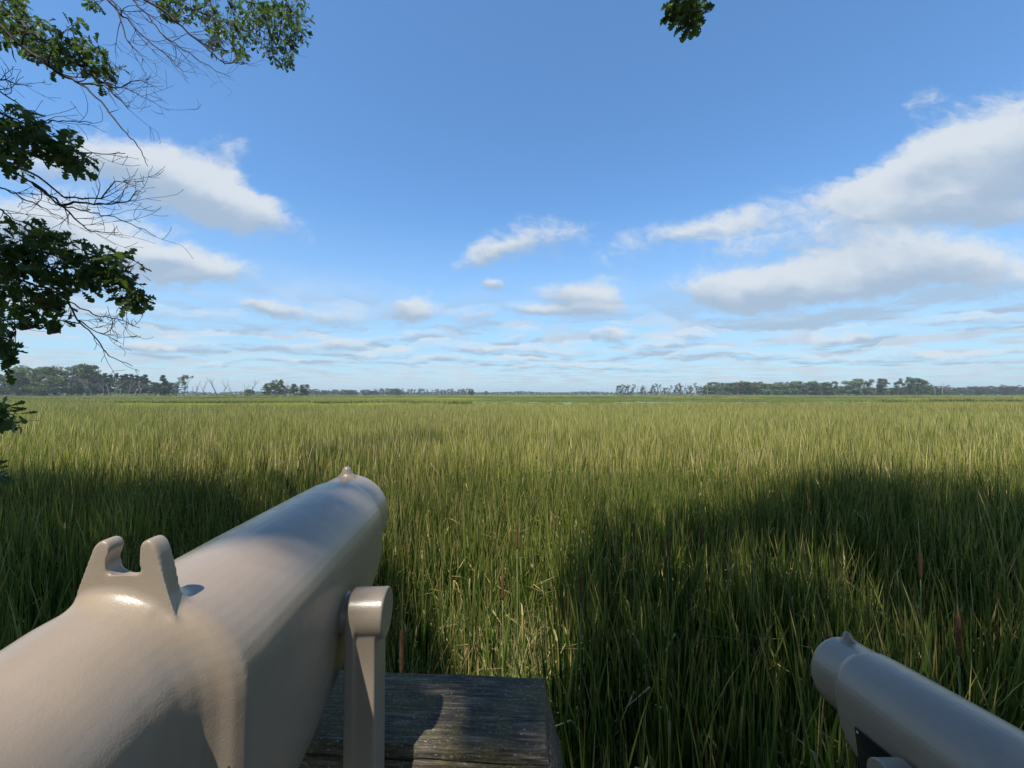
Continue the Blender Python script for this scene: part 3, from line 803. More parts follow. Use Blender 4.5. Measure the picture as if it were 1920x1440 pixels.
# shrub belt at the edge of the meadow
mb = MB(); cs = []; rs = []
for px in np.arange(-120, 620, 2.2):
    d = 272 + rr.uniform(-10, 12); h = rr.uniform(1.5, 3.8)
    if px > 560: h *= 0.5
    p = at(px, 742, d); cs.append((p.x, d, h * 0.45)); rs.append(h * 0.75)
for px in np.arange(1150, 2050, 2.6):
    d = (400 if px < 1540 else 370) + rr.uniform(-10, 8); h = rr.uniform(1.2, 3.0)
    p = at(px, 742, d); cs.append((p.x, d, h * 0.4)); rs.append(h * 0.8)
for px in np.arange(560, 1160, 2.6):
    d = 600 + rr.uniform(-30, 30); h = rr.uniform(1.5, 3.5); p = at(px, 742, d); cs.append((p.x, d, h * 0.4)); rs.append(h)
leaves_cloud(mb, cs, rs, 34, 0.5, rr, dead=0.05, seed=6)
tag(mb.build('shrub_belt', M['crown_pale'], smooth=False), 'green willow scrub along the foot of the far trees', 'shrubs', kind='stuff')

#---PART2---
# ------------------------------------------------------------------ platform, rail, viewers
DECK = CZ - 1.62
def bevel_box(name, dims, mat, parent, loc=(0, 0, 0), bev=0.004, slant=0.0, segs=2, cuts=0, rough=0.0, seed=0):
    x0, x1, y0, y1, z0, z1 = dims
    bm = bmesh.new()
    vs = [bm.verts.new((x, y, z)) for x in (x0, x1) for y in (y0, y1) for z in (z0, z1)]
    for f in [(0, 1, 3, 2), (4, 6, 7, 5), (0, 4, 5, 1), (2, 3, 7, 6), (0, 2, 6, 4), (1, 5, 7, 3)]: bm.faces.new([vs[i] for i in f])
    bmesh.ops.recalc_face_normals(bm, faces=bm.faces)
    if cuts:
        n = cuts
        for k in range(1, n):
            xx = x0 + (x1 - x0) * k / n
            bmesh.ops.bisect_plane(bm, geom=bm.verts[:] + bm.edges[:] + bm.faces[:], plane_co=(xx, 0, 0), plane_no=(1, 0, 0))
    if bev: 
        ed = [e for e in bm.edges if len(e.link_faces) == 2 and e.calc_face_angle(0) > 0.5]
        bmesh.ops.bevel(bm, geom=ed, offset=bev, segments=segs, affect='EDGES', profile=0.6)
    if slant:
        for v in bm.verts:
            if v.co.x > x1 - 0.03: v.co.x += -v.co.z * slant
    if rough:
        rg = random.Random(seed)
        ph = [rg.uniform(0, 6) for _ in range(6)]
        for v in bm.verts:
            v.co.y += rough * (math.sin(v.co.x * 31 + ph[0]) + .6 * math.sin(v.co.x * 83 + ph[1]))
            v.co.z += rough * (.8 * math.sin(v.co.x * 23 + ph[2]) + .6 * math.sin(v.co.x * 71 + ph[3]))
    me = bpy.data.meshes.new(name); bm.to_mesh(me); bm.free(); me.materials.append(mat)
    me.polygons.foreach_set('use_smooth', [True] * len(me.polygons))
    try: me.set_sharp_from_angle(angle=R(40))
    except Exception: pass
    o = link(bpy.data.objects.new(name, me), parent); o.location = loc
    return o

# deck
dk = empty('viewing_deck', (0, 0, DECK))
tag(dk, 'weathered plank platform carrying the two viewers above the marsh', 'deck')
mb = MB()
for i in range(27):
    y0 = -2.9 + i * 0.14
    box(mb, -3.2, 2.6, y0, y0 + 0.134, -0.038, 0)
mb.build('planks', M['wood'], dk, False)
mb = MB()
for x in (-3, -1.5, 0, 1.5, 2.5): box(mb, x - .04, x + .04, -2.9, 0.87, -0.25, -0.0405)
mb.build('joists', M['wood'], dk, False)
for x in (-3, -0.6, 2.5):
    for y in (-2.7, 0.7):
        mb = MB(); box(mb, x - .07, x + .07, y - .07, y + .07, -DECK, -0.2505); mb.build('support_post', M['wood'], dk, False)

# rail: two stacked timbers, the end cut on a slant
rl = empty('wooden_rail', (0.062, 0.776, CZ - 0.55), -R(3.1))
tag(rl, 'weathered grey lichen stained timber rail behind the viewer, its right end cut off', 'rail')
bevel_box('cap_board', (-2.6, 0.0, -0.158, 0.0, -0.022, 0.0), M['wood'], rl, bev=0.003, slant=0.24, cuts=70, rough=0.0007, seed=1)
bevel_box('beam', (-2.6, 0.001, -0.160, -0.002, -0.140, -0.0235), M['wood'], rl, bev=0.006, slant=0.24, cuts=70, rough=0.0006, seed=2)
for x in (-0.62, -2.4):
    bevel_box('post', (x - .045, x + .045, -0.125, -0.035, -1.07, -0.141), M['wood'], rl, bev=0.004)

# --- viewer head: cast body lofted along Y, voxel remeshed so fork, bead and shoulder melt together
def ring(y, xc, zc, hw, top, bot, nlow=2.0, n=48):
    out = []
    for i in range(n):
        a = 2 * math.pi * i / n; c, s = math.cos(a), math.sin(a)
        if s >= 0: out.append((xc + hw * c, y, zc + top * s))
        else:
            e = 2 / nlow
            out.append((xc + hw * math.copysign(abs(c) ** e, c), y, zc - bot * abs(s) ** e))
    return out
def loft(bm, secs, n=48):
    rings = [[bm.verts.new(v) for v in ring(*s)] for s in secs]
    for a, b in zip(rings[:-1], rings[1:]):
        for i in range(n): bm.faces.new((a[i], a[(i + 1) % n], b[(i + 1) % n], b[i]))
    bm.faces.new(rings[0]); bm.faces.new(rings[-1])
def ellipsoid(bm, c, r, rot=None):
    mtx = Matrix.Translation(c) @ (rot or Matrix.Identity(4)) @ Matrix.Diagonal((*r, 1))
    bmesh.ops.create_uvsphere(bm, u_segments=32, v_segments=20, radius=1, matrix=mtx)
def cyl_x(bm, x0, x1, y, z, r):
    bmesh.ops.create_cone(bm, cap_ends=True, segments=48, radius1=r, radius2=r, depth=x1 - x0,
                          matrix=Matrix.Translation(((x0 + x1) / 2, y, z)) @ Matrix.Rotation(R(90), 4, 'Y'))
T0 = 0.57
def body_bm():
    bm = bmesh.new()
    secs = []
    # t, xc, hw, top, bottom, exponent below
    for t, xc, hw, tp, bt, nl in [
        (-0.05, -.018, .066, .045, .090, 2.4), (0.00, -.018, .076, .055, .105, 2.4), (0.12, -.018, .077, .062, .115, 2.3), (0.20, -.017, .076, .067, .118, 2.3),
        (0.25, -.016, .0755, .074, .118, 2.3), (0.285, -.015, .0755, .082, .120, 2.3), (0.307, -.013, .0765, .087, .122, 2.3), (0.320, -.010, .079, .0885, .135, 2.4), (0.328, -.006, .083, .0885, .165, 2.6),
        (0.333, -.002, .0885, .088, .203, 2.8), (0.341, 0, .0930, .087, .228, 3.0),
        (0.37, 0, .0945, .085, .236, 3.0), (0.50, 0, .0945, .087, .232, 3.0), (0.62, 0, .0935, .0875, .200, 3.0), (0.70, 0, .0925, .0875, .170, 2.9), (0.768, 0, .0915, .0870, .142, 2.8),
        (0.777, 0, .0885, .0860, .130, 2.6), (0.780, 0, .0815, .0845, .088, 2.0), (0.80, 0, .0812, .0840, .083, 2.0), (0.855, 0, .081, .0835, .0825, 2.0), (0.864, 0, .078, .080, .079, 2.0)]:
        secs.append((t - T0, xc, 0.0, hw, tp, bt, nl))
    loft(bm, secs)
    # mound carrying the fork, wider to the rear
    # side rim of the eyepiece housing
    for sx in (-1,):
        ellipsoid(bm, (-.018 + sx * .072, -0.42, .022), (.014, .20, .012))
    # hubs for the yoke
    for sx in (-1, 1): cyl_x(bm, *(sorted((sx * .07, sx * .1045))), 0, -.058, .026)
    # bead sight
    ellipsoid(bm, (0, .262, .0825), (.019, .016, .0085))
    ellipsoid(bm, (0, .262, .086), (.0125, .011, .0145))
    ellipsoid(bm, (0, .262, .0935), (.0098, .0090, .0125))
    return bm
def fork_bm():
    bm = bmesh.new()
    half = [(.062, .044), (.050, .068), (.0425, .090), (.0375, .110), (.0335, .126), (.0305, .1325), (.0255, .1365), (.0195, .137), (.0155, .134), (.0140, .1285)]
    cz, r = .1190, .0152
    arc = [(r * math.cos(a), cz + r * math.sin(a)) for a in np.linspace(R(35), R(-215), 22)]
    half = [(x * .80 if z > .08 else x * .86, z) for x, z in half]
    prof = [(x, z) for x, z in half] + arc + [(-x, z) for x, z in reversed(half)]
    def lay(y, k): return [bm.verts.new((x * (1 + k * max(0, .1 - z) * 2), y, z)) for x, z in prof]
    a = lay(-.2430, 0.0); b = lay(-.2275, 0.0)
    n = len(prof)
    fa = bm.faces.new(a); fb = bm.faces.new(list(reversed(b)))
    for i in range(n): bm.faces.new((a[(i + 1) % n], a[i], b[i], b[(i + 1) % n]))
    # thicker foot
    rows = []
    for y, z1 in ((-.024, .083), (-.016, .0890), (-.010, .0915), (-.005, .0950), (-.002, .0990), (.002, .0990), (.005, .0950), (.010, .0915), (.016, .0890), (.024, .083)):
        yy = -.2353 + y + (-.0055 if y < 0 else .0055); r_ = [bm.verts.new(q) for q in ((-.045, yy, .03), (-.047, yy, .050))]
        for x in np.linspace(-.043, .043, 11):
            r_.append(bm.verts.new((x, yy, .0875 * math.sqrt(1 - ((x - (-.012 if y < 0 else -.003)) / (.0765 if y < 0 else .088)) ** 2) - .0008 + max(-.003, z1 - .0875) * min(1, (.044 - abs(x)) / .012))))
        r_ += [bm.verts.new(q) for q in ((.047, yy, .046), (.045, yy, .03))]; rows.append(r_)
    for p, q in zip(rows[:-1], rows[1:]):
        for i in range(15): bm.faces.new((p[i], p[(i + 1) % 15], q[(i + 1) % 15], q[i]))
    bm.faces.new(rows[0]); bm.faces.new(rows[-1])
    bmesh.ops.triangulate(bm, faces=bm.faces[:])
    return bm
def remeshed(bms, voxel, it):
    me = bpy.data.meshes.new('union'); bm = bmesh.new()
    for b in bms:
        bmesh.ops.recalc_face_normals(b, faces=b.faces)
        t = bpy.data.meshes.new('t'); b.to_mesh(t); bm.from_mesh(t); bpy.data.meshes.remove(t); b.free()
    bm.to_mesh(me); bm.free()
    o = bpy.data.objects.new('union', me); COL.objects.link(o)
    r = o.modifiers.new('r', 'REMESH'); r.mode = 'VOXEL'; r.voxel_size = voxel; r.use_smooth_shade = True
    s = o.modifiers.new('s', 'SMOOTH'); s.factor = 0.5; s.iterations = it
    dg = bpy.context.evaluated_depsgraph_get(); ev = o.evaluated_get(dg)
    res = bpy.data.meshes.new_from_object(ev)
    bpy.data.objects.remove(o)
    return res
def split_mesh(me, rules, mat):
    """cut one smooth mesh into named pieces; shading stays continuous across the cuts"""
    nv = len(me.vertices); co = np.empty(nv * 3); me.vertices.foreach_get('co', co); co = co.reshape(-1, 3)
    nr = np.empty(nv * 3); me.vertices.foreach_get('normal', nr); nr = nr.reshape(-1, 3)
    polys = [tuple(p.vertices) for p in me.polygons]
    cen = np.array([co[list(p)].mean(0) for p in polys])
    left = np.ones(len(polys), bool); out = {}
    for name, fn in rules:
        sel = fn(cen) & left; left &= ~sel
        idx = np.nonzero(sel)[0]; mp = {}; vs = []; fs = []
        for i in idx:
            f = []
            for v in polys[i]:
                if v not in mp: mp[v] = len(vs); vs.append(v)
                f.append(mp[v])
            fs.append(f)
        m2 = bpy.data.meshes.new(name); m2.from_pydata(co[vs].tolist(), [], fs); m2.materials.append(mat)
        m2.polygons.foreach_set('use_smooth', [True] * len(fs)); m2.update()
        m2.normals_split_custom_set_from_vertices(nr[vs].tolist())
        out[name] = m2
    return out
head = remeshed([body_bm(), fork_bm()], 0.0015, 22)
HEAD = split_mesh(head, [
    ('rear_sight', lambda c: (c[:, 2] > .083 + 0.05 * np.abs(c[:, 0])) & (np.abs(c[:, 1] + .2345) < .022) & (np.abs(c[:, 0]) < .05)),
    ('front_sight', lambda c: (c[:, 2] > .0865) & (np.abs(c[:, 1] - .262) < .018) & (np.abs(c[:, 0]) < .017)),
    ('body', lambda c: np.ones(len(c), bool))], M['enamel'])
def arm_mesh(sx):
    bm = bmesh.new()
    xa, xb = (.1035, .1530)
    cyl_x(bm, xa, xb, 0, -.058, .0335)
    def bx(x0, x1, y0, y1, z0, z1):
        bmesh.ops.create_cube(bm, size=1, matrix=Matrix.Translation(((x0 + x1) / 2, (y0 + y1) / 2, (z0 + z1) / 2)) @ Matrix.Diagonal((x1 - x0, y1 - y0, z1 - z0, 1)))
    bx(xa + .001, xa + .040, -.0285, .0285, -.40, -.058)      # web
    bx(xa, xa + .013, -.034, .034, -.40, -.058)               # inner rib
    bx(.0, xa + .040, -.030, .030, -.40, -.365)               # half of the cross member
    if sx < 0:
        for v in bm.verts: v.co.x *= -1
        bmesh.ops.reverse_faces(bm, faces=bm.faces[:])
    me = remeshed([bm], 0.0016, 7); me.materials.clear(); me.materials.append(M['enamel']); me.name = 'yoke_arm'
    return me
ARMS = {1: arm_mesh(1), -1: arm_mesh(-1)}

def viewer(loc, yaw, pitch, label, lift=(0, 0, 0)):
    e = empty('tower_viewer', loc, yaw)
    tag(e, label, 'viewer', 'mounted viewers on the platform')
    rot = (pitch, 0, 0)
    b = link(bpy.data.objects.new('body', HEAD['body']), e); b.rotation_euler = rot
    for nm in ('rear_sight', 'front_sight'):
        o = link(bpy.data.objects.new(nm, HEAD[nm]), e); o.rotation_euler = rot
    mb = MB(); tube(mb, [(0, .8645 - T0, 0), (0, .870 - T0, 0)], [.066, .066], 48); o = mb.build('lens', M['glass'], e); o.rotation_euler = rot
    for sx in (-1, 1):
        mb = MB(); tube(mb, [(sx * .033 - .008, -.600, 0), (sx * .033 - .008, -.635, 0), (sx * .033 - .008, -.665, 0)], [.022, .022, .026], 32)
        o = mb.build('eyepiece', M['rubber'], e); o.rotation_euler = rot
    # plate on the left flank with two screws
    pl = empty('info_plate', (0, 0, 0)); pl.parent = e; pl.rotation_euler = rot
    bpy.data.objects.remove(pl)
    o = bevel_box('info_plate', (-.0972, -.0945, .045, .150, -.128, -.034), M['plate'], e, bev=0.001); o.rotation_euler = rot
    for (y, z) in ((.052, -.041), (.143, -.041), (.052, -.121), (.143, -.121)):
        mb = MB(); tube(mb, [(-.0972, y, z), (-.0985, y, z)], [.003, .0024], 12); s = mb.build('screw', M['steel'], o)
    for sx in (-1, 1): link(bpy.data.objects.new('yoke_arm', ARMS[sx]), e).location = lift
    mb = MB(); h = loc[2] - DECK
    tube(mb, [(0, 0, -.395), (0, 0, -.43), (0, 0, -.45), (0, 0, -h + .06), (0, 0, -h + .02), (0, 0, -h + .019), (0, 0, -h + .001)], [.040, .044, .040, .040, .044, .085, .088], 40)
    mb.build('pedestal', M['enamel'], e).location = (lift[0], lift[1], 0)
    return e
viewer((-0.333, 0.57, CZ - 0.258), R(3.1), 0.0, 'large tan enamelled tower viewer close up at lower left pointing over the marsh')
viewer((0.830, 0.717, CZ - 0.658), R(0), R(-8), 'smaller looking shaded tan tower viewer cut off by the lower right corner', (0, .02, .006))

# ------------------------------------------------------------------ oaks
LS = np.array([0, .10, .20, .30, .38, .48, .56, .66, .76, .86, .94, 1.0])
LW = np.array([.01, .035, .12, .05, .19, .06, .27, .13, .30, .17, .16, .03])
def leaf_array(mb, pos, dirs, ups, size, rg, dead=0.03, fold=0.35):
    N = len(pos)
    d = dirs / np.linalg.norm(dirs, axis=1)[:, None]
    s = np.cross(d, ups); s /= np.linalg.norm(s, axis=1)[:, None] + 1e-9
    n = np.cross(s, d)
    k = len(LS); size = size[:, None]
    curl = rg.normal(0.0, 0.25, N)[:, None]
    # mid rib
    m = pos[:, None, :] + d[:, None, :] * (LS[None, :] * size)[:, :, None] - n[:, None, :] * (LS[None, :] ** 2 * size * (0.15 + curl))[:, :, None]
    wob = 1 + rg.normal(0, .12, (N, k))
    fl = rg.uniform(0.0, fold * 2, N)[:, None]
    w = (LW[None, :] * size * wob)
    sh = (LS[None, :] + .05) * size
    Lf = m + s[:, None, :] * w[:, :, None] + n[:, None, :] * (w * fl)[:, :, None] + d[:, None, :] * (w * .25)[:, :, None]
    Rt = m - s[:, None, :] * w[:, :, None] + n[:, None, :] * (w * fl)[:, :, None] + d[:, None, :] * (w * .25)[:, :, None]
    V = np.stack([Lf, m, Rt], 2).reshape(-1, 3)
    i = np.arange(k - 1) * 3
    q = np.concatenate([np.stack([i, i + 1, i + 4, i + 3], -1), np.stack([i + 1, i + 2, i + 5, i + 4], -1)])
    Fq = (q[None] + (np.arange(N) * k * 3)[:, None, None]).reshape(-1, 4)
    r = rg.random(N); dd = (rg.random(N) < dead) * rg.uniform(.5, 1, N)
    C = np.repeat(np.stack([r, np.full(N, .3), dd], -1), k * 3, 0)
    mb.addarr(V, Fq, C)

def rosettes(mb, centers, dirs, rg, per=(4, 8), size=0.135, dead=0.03):
    P, Dn, U, S = [], [], [], []
    for c, d in zip(centers, dirs):
        n = rg.integers(*per)
        d = np.array(d); d /= np.linalg.norm(d)
        for k in range(n):
            rv = rg.normal(0, 1, 3); rv -= d * rv.dot(d); rv /= np.linalg.norm(rv) + 1e-9
            dd = d * rg.uniform(-0.1, 1.0) + rv + np.array([0, 0, -0.25])
            P.append(np.array(c) - d * rg.uniform(0, .06) + rv * .01); Dn.append(dd); S.append(size * rg.uniform(.65, 1.15))
            U.append(np.array([0, 0, 1.0]) + rg.normal(0, .45, 3))
    leaf_array(mb, np.array(P), np.array(Dn), np.array(U), np.array(S), rg, dead)

rg = np.random.default_rng(21); br = random.Random(22)
def pathpx(pts, sub=6):
    """branch given by sighted points; returned as a slightly crooked 3-D line"""
    p3 = [at(*p) for p in pts]; out = []
    for a, b in zip(p3[:-1], p3[1:]):
        for k in range(sub):
            t = k / sub; q = a.lerp(b, t); l = (b - a).length
            if k: q = q + Vector((br.gauss(0, 1), br.gauss(0, 1), br.gauss(0, 1))) * l * 0.022
            out.append(q)
    out.append(p3[-1]); return out
def shoot(mb, p, d, length, r, lev):
    n = 5; pts = [p]; dd = d.normalized()
    curve = Vector((br.gauss(0, .12), br.gauss(0, .12), br.uniform(-.02, .16)))
    for i in range(n):
        dd = (dd + curve + Vector((br.gauss(0, .10), br.gauss(0, .10), br.gauss(0, .10)))).normalized()
        pts.append(pts[-1] + dd * length / n)
    tube(mb, pts, [max(0.0016, r * (1 - .6 * i / n)) for i in range(n + 1)], 5)
    if lev > 0:
        for k in range(br.randint(2, 4)):
            i = br.randint(1, n); side = Vector((br.gauss(0, 1), br.gauss(0, .6), br.gauss(0, 1))).normalized()
            shoot(mb, pts[i], dd * .9 + side * .75, length * br.uniform(.3, .55), max(.0018, r * .6), lev - 1)
def bare(mb, pts, r0, r1, twigs, tl, lev=1, start=0.25):
    n = len(pts); tube(mb, pts, [r0 + (r1 - r0) * (i / (n - 1)) ** .8 for i in range(n)], 7)
    for k in range(twigs):
        t = start + (1 - start) * (k + br.random()) / twigs; i = min(n - 2, int(t * (n - 1)))
        dd = (pts[i + 1] - pts[i]).normalized()
        side = Vector((br.gauss(0, 1), br.gauss(0, .5), br.gauss(0, 1))).normalized()
        shoot(mb, pts[i], dd + side * .7, tl * br.uniform(.5, 1.1), (r0 + (r1 - r0) * t) * .5, lev)

oak = empty('oak_tree', (-5.6, 1.2, 0))
tag(oak, 'oak reaching in from the left with leafy boughs and bare drooping twigs', 'tree')
W = MB(); TW = MB(); LF = MB()
off = Vector((5.6, -1.2, 0))      # meshes are stored relative to the tree's foot
# trunk and the limbs that carry the visible boughs
tr = [Vector(p) for p in [(-5.6, 1.2, -.3), (-5.55, 1.25, 1.2), (-5.65, 1.2, 3.2), (-5.5, 1.0, 5.6), (-5.3, .6, 8.0), (-5.4, .2, 10.2)]]
tube(W, tr, [.42, .33, .29, .24, .17, .08], 12)
def limb(mb, a, b, r0, r1, sag=.3):
    pts = []
    for i in range(9):
        t = i / 8; q = a.lerp(b, t); q.z += math.sin(math.pi * t) * sag; q += Vector((br.gauss(0, .05), br.gauss(0, .05), br.gauss(0, .04))) * (0 < i < 8)
        pts.append(q)
    tube(mb, pts, [r0 + (r1 - r0) * i / 8 for i in range(9)], 8)
nodes = {}
# bough 1: two strands from the top left corner, forked, drooping
b1a = pathpx([(-70, -60, 5.4), (0, 12, 5.3), (62, 62, 5.2), (130, 108, 5.1), (182, 150, 5.0), (215, 165, 5.0)])
b1b = pathpx([(-70, -30, 4.6), (10, 56, 4.5), (58, 100, 4.45), (108, 136, 4.4), (150, 157, 4.4)])
b1c = pathpx([(150, 157, 4.4), (195, 160, 4.35), (226, 186, 4.3), (240, 204, 4.3)], 4)
b1d = pathpx([(150, 157, 4.4), (190, 190, 4.3), (226, 238, 4.25), (250, 262, 4.2), (266, 285, 4.2), (277, 311, 4.2)], 4)
b1e = pathpx([(182, 150, 5.0), (235, 165, 5.0), (275, 185, 5.0), (318, 208, 5.0)], 4)
bare(TW, b1a, .030, .008, 5, .35); bare(TW, b1b, .026, .013, 6, .30); bare(TW, b1c, .011, .004, 6, .42, 1, .3); bare(TW, b1d, .012, .003, 3, .14, 0, .2)
bare(TW, b1e, .008, .002, 9, .42, 1, .0)
bare(TW, pathpx([(215, 165, 5.0), (262, 150, 5.0), (305, 170, 4.9)], 4), .007, .002, 6, .4, 1, .1)
limb(W, tr[4], b1a[0], .11, .032); limb(W, tr[3], b1b[0], .10, .028)
# bough 2: top fan of hanging twigs and the leafy part towards the middle
b2 = [pathpx([(150, -90, 7.0), (196, -5, 6.9), (262, 62, 6.8), (318, 108, 6.8), (352, 147, 6.7)]),
      pathpx([(150, -90, 7.0), (245, -5, 6.9), (300, 60, 6.8), (345, 95, 6.7), (432, 144, 6.7)]),
      pathpx([(150, -90, 7.0), (215, 5, 6.8), (235, 70, 6.7), (252, 92, 6.7)]),
      pathpx([(150, -90, 7.0), (260, -20, 7.5), (380, 25, 8.2), (470, 60, 8.8), (545, 95, 9.2)]),
      pathpx([(150, -90, 7.0), (330, -40, 8.0), (470, 5, 8.8), (570, 30, 9.4)]),
      pathpx([(150, -90, 7.0), (290, 10, 7.2), (370, 75, 7.4), (420, 118, 7.5), (465, 118, 7.5)])]
for i, b in enumerate(b2): bare(TW, b, .028 if i > 2 else .022, .004, 11 if i < 2 else 7, .62, 1, .25)
limb(W, tr[5], b2[0][0], .10, .045, .6)
# bough 3: leaves at the left edge, bare twigs reaching right
b3 = [pathpx([(-120, 190, 3.4), (-20, 205, 3.35), (50, 232, 3.3), (110, 228, 3.3), (172, 230, 3.3)]),
      pathpx([(-120, 190, 3.4), (0, 240, 3.3), (70, 262, 3.3), (150, 285, 3.3), (235, 288, 3.3)]),
      pathpx([(-60, 130, 3.6), (-5, 168, 3.5), (40, 200, 3.5), (85, 217, 3.5)], 4), pathpx([(-60, 135, 3.6), (0, 150, 3.6), (60, 162, 3.6)], 4)]
for b in b3: bare(TW, b, .010, .0028, 6, .30, 1, .35)
limb(W, tr[2] + Vector((0, 0, 1.2)), b3[0][0], .06, .012)
# bough 4: the fan of bare twigs below
b4 = [pathpx([(-90, 250, 3.7), (-10, 300, 3.7), (60, 342, 3.7), (112, 385, 3.65), (160, 395, 3.6), (225, 412, 3.6), (292, 443, 3.6)]),
      pathpx([(112, 385, 3.65), (150, 380, 3.6), (200, 383, 3.6), (240, 378, 3.6), (258, 356, 3.6)], 4),
      pathpx([(60, 342, 3.7), (105, 372, 3.7), (140, 410, 3.7), (170, 435, 3.7), (222, 436, 3.7)], 4),
      pathpx([(-90, 300, 3.9), (0, 352, 3.9), (60, 378, 3.9), (118, 409, 3.9)]),
      pathpx([(-10, 300, 3.7), (60, 325, 3.7), (120, 370, 3.6), (190, 372, 3.6), (215, 340, 3.6), (245, 340, 3.6)], 4),
      pathpx([(-90, 340, 3.9), (0, 392, 3.9), (20, 410, 3.9), (30, 430, 3.9)], 4)]
for b in b4: bare(TW, b, .012, .0026, 8, .34, 1, .35)
limb(W, tr[2] + Vector((0, 0, .8)), b4[0][0], .06, .014)
# bough 5: the dark leafy spray and its bare ends
b5 = [pathpx([(-120, 480, 3.4), (0, 505, 3.4), (70, 500, 3.4), (150, 490, 3.4), (240, 520, 3.4)]),
      pathpx([(-120, 480, 3.4), (20, 520, 3.4), (90, 540, 3.35), (128, 565, 3.3), (145, 600, 3.3), (185, 640, 3.3), (205, 668, 3.3), (248, 686, 3.3)], 4),
      pathpx([(128, 565, 3.3), (175, 590, 3.3), (220, 598, 3.3), (262, 615, 3.3)], 4),
      pathpx([(145, 600, 3.3), (180, 622, 3.3), (222, 640, 3.3)], 4), pathpx([(240, 520, 3.4), (238, 570, 3.4), (225, 590, 3.4)], 4),
      pathpx([(-120, 620, 3.1), (-20, 600, 3.1), (30, 620, 3.1)], 4), pathpx([(-120, 800, 2.9), (-30, 770, 2.9), (25, 778, 2.9)], 4), pathpx([(-120, 905, 2.9), (-30, 890, 2.9), (5, 888, 2.9)], 4)]
for i, b in enumerate(b5): bare(TW, b, .012 if i < 2 else .006, .0026, 5 if i < 5 else 2, .26, 1 if i < 5 else 0, .4)
limb(W, tr[2], b5[0][0], .06, .014); limb(W, tr[2] - Vector((0, 0, .4)), b5[5][0], .03, .008, .1)
limb(W, tr[1], b5[6][0], .03, .008, .1); limb(W, tr[1], b5[7][0], .03, .008, .05)

def foliage(regions, branches, size=.135, dead=.02, tw=.0028):
    nodes_ = [q for b in branches for q in b]
    cs, ds = [], []
    for (cx, cy, rx, ry, n, d, ds_) in regions:
        for _ in range(n):
            a = br.uniform(0, 6.28); k = math.sqrt(br.random())
            c = at(cx + rx * k * math.cos(a), cy + ry * k * math.sin(a), d + br.uniform(-ds_, ds_))
            q = min(nodes_, key=lambda w: (w - c).length_squared)
            dr = (c - q); l = dr.length
            if l > .04:
                mid = q.lerp(c, .5) + Vector((br.gauss(0, .07), br.gauss(0, .07), br.gauss(0, .07) + .05)) * l
                tube(TW, [q, mid, c], [tw * 1.3, tw, tw * .8], 5)
            cs.append(tuple(c)); ds.append(tuple(dr.normalized() + Vector((.2, 0, -.1))))
    rosettes(LF, cs, ds, rg, size=size, dead=dead)
foliage([(25, 25, 45, 35, 26, 5.3, .3), (70, 75, 50, 38, 34, 5.2, .3), (125, 95, 42, 30, 22, 5.2, .3), (165, 105, 30, 35, 16, 5.1, .2), (190, 135, 40, 24, 18, 5.1, .2), (15, 30, 40, 50, 20, 4.6, .2),
         (110, 112, 30, 24, 14, 4.9, .2), (148, 44, 14, 12, 4, 5.2, .2)], [b1a, b1b, b1c], size=.11)
foliage([(345, 12, 55, 26, 36, 7.8, .5), (430, 30, 80, 34, 70, 8.6, .6), (500, 50, 70, 45, 90, 9.0, .6), (545, 30, 42, 36, 50, 9.2, .4), (525, 105, 28, 24, 26, 9.0, .3), (415, 75, 45, 30, 24, 8.0, .4),
         (440, 95, 20, 20, 8, 7.6, .2), (170, 8, 18, 10, 6, 7.0, .2), (560, 70, 20, 25, 14, 9.2, .3), (300, 5, 20, 8, 8, 7.4, .2)], b2[1:], size=.12, tw=.004)
foliage([(20, 240, 55, 34, 26, 3.35, .2), (75, 255, 45, 24, 14, 3.3, .15), (132, 290, 28, 36, 20, 3.25, .12), (30, 300, 45, 26, 16, 3.35, .15), (90, 280, 30, 16, 8, 3.3, .1)], b3[:2], size=.112, dead=.02, tw=.002)
foliage([(30, 460, 55, 48, 36, 3.45, .25), (90, 470, 55, 45, 40, 3.4, .2), (150, 505, 50, 40, 34, 3.4, .15), (205, 500, 45, 32, 24, 3.4, .15), (235, 545, 34, 30, 16, 3.4, .1), (20, 540, 45, 60, 30, 3.4, .2),
         (80, 590, 55, 34, 18, 3.4, .15), (85, 540, 45, 40, 16, 3.4, .15), (258, 570, 14, 14, 5, 3.4, .06)], b5[:2], size=.108, dead=.01, tw=.002)
foliage([(8, 620, 34, 36, 16, 3.1, .15), (0, 672, 18, 26, 7, 3.1, .1)], [b5[5]], size=.11, tw=.002)
foliage([(8, 778, 30, 24, 11, 2.9, .1)], [b5[6]], size=.105, tw=.002); foliage([(-8, 888, 16, 14, 5, 2.9, .1)], [b5[7]], size=.1, tw=.002)
# a few withered leaves
cs = [tuple(at(262, 515, 3.35)), tuple(at(258, 508, 3.35)), tuple(at(415, 110, 7.5)), tuple(at(420, 116, 7.5))]
rosettes(LF, cs, [(.3, 0, -1)] * 4, rg, per=(3, 5), size=.10, dead=1.0)

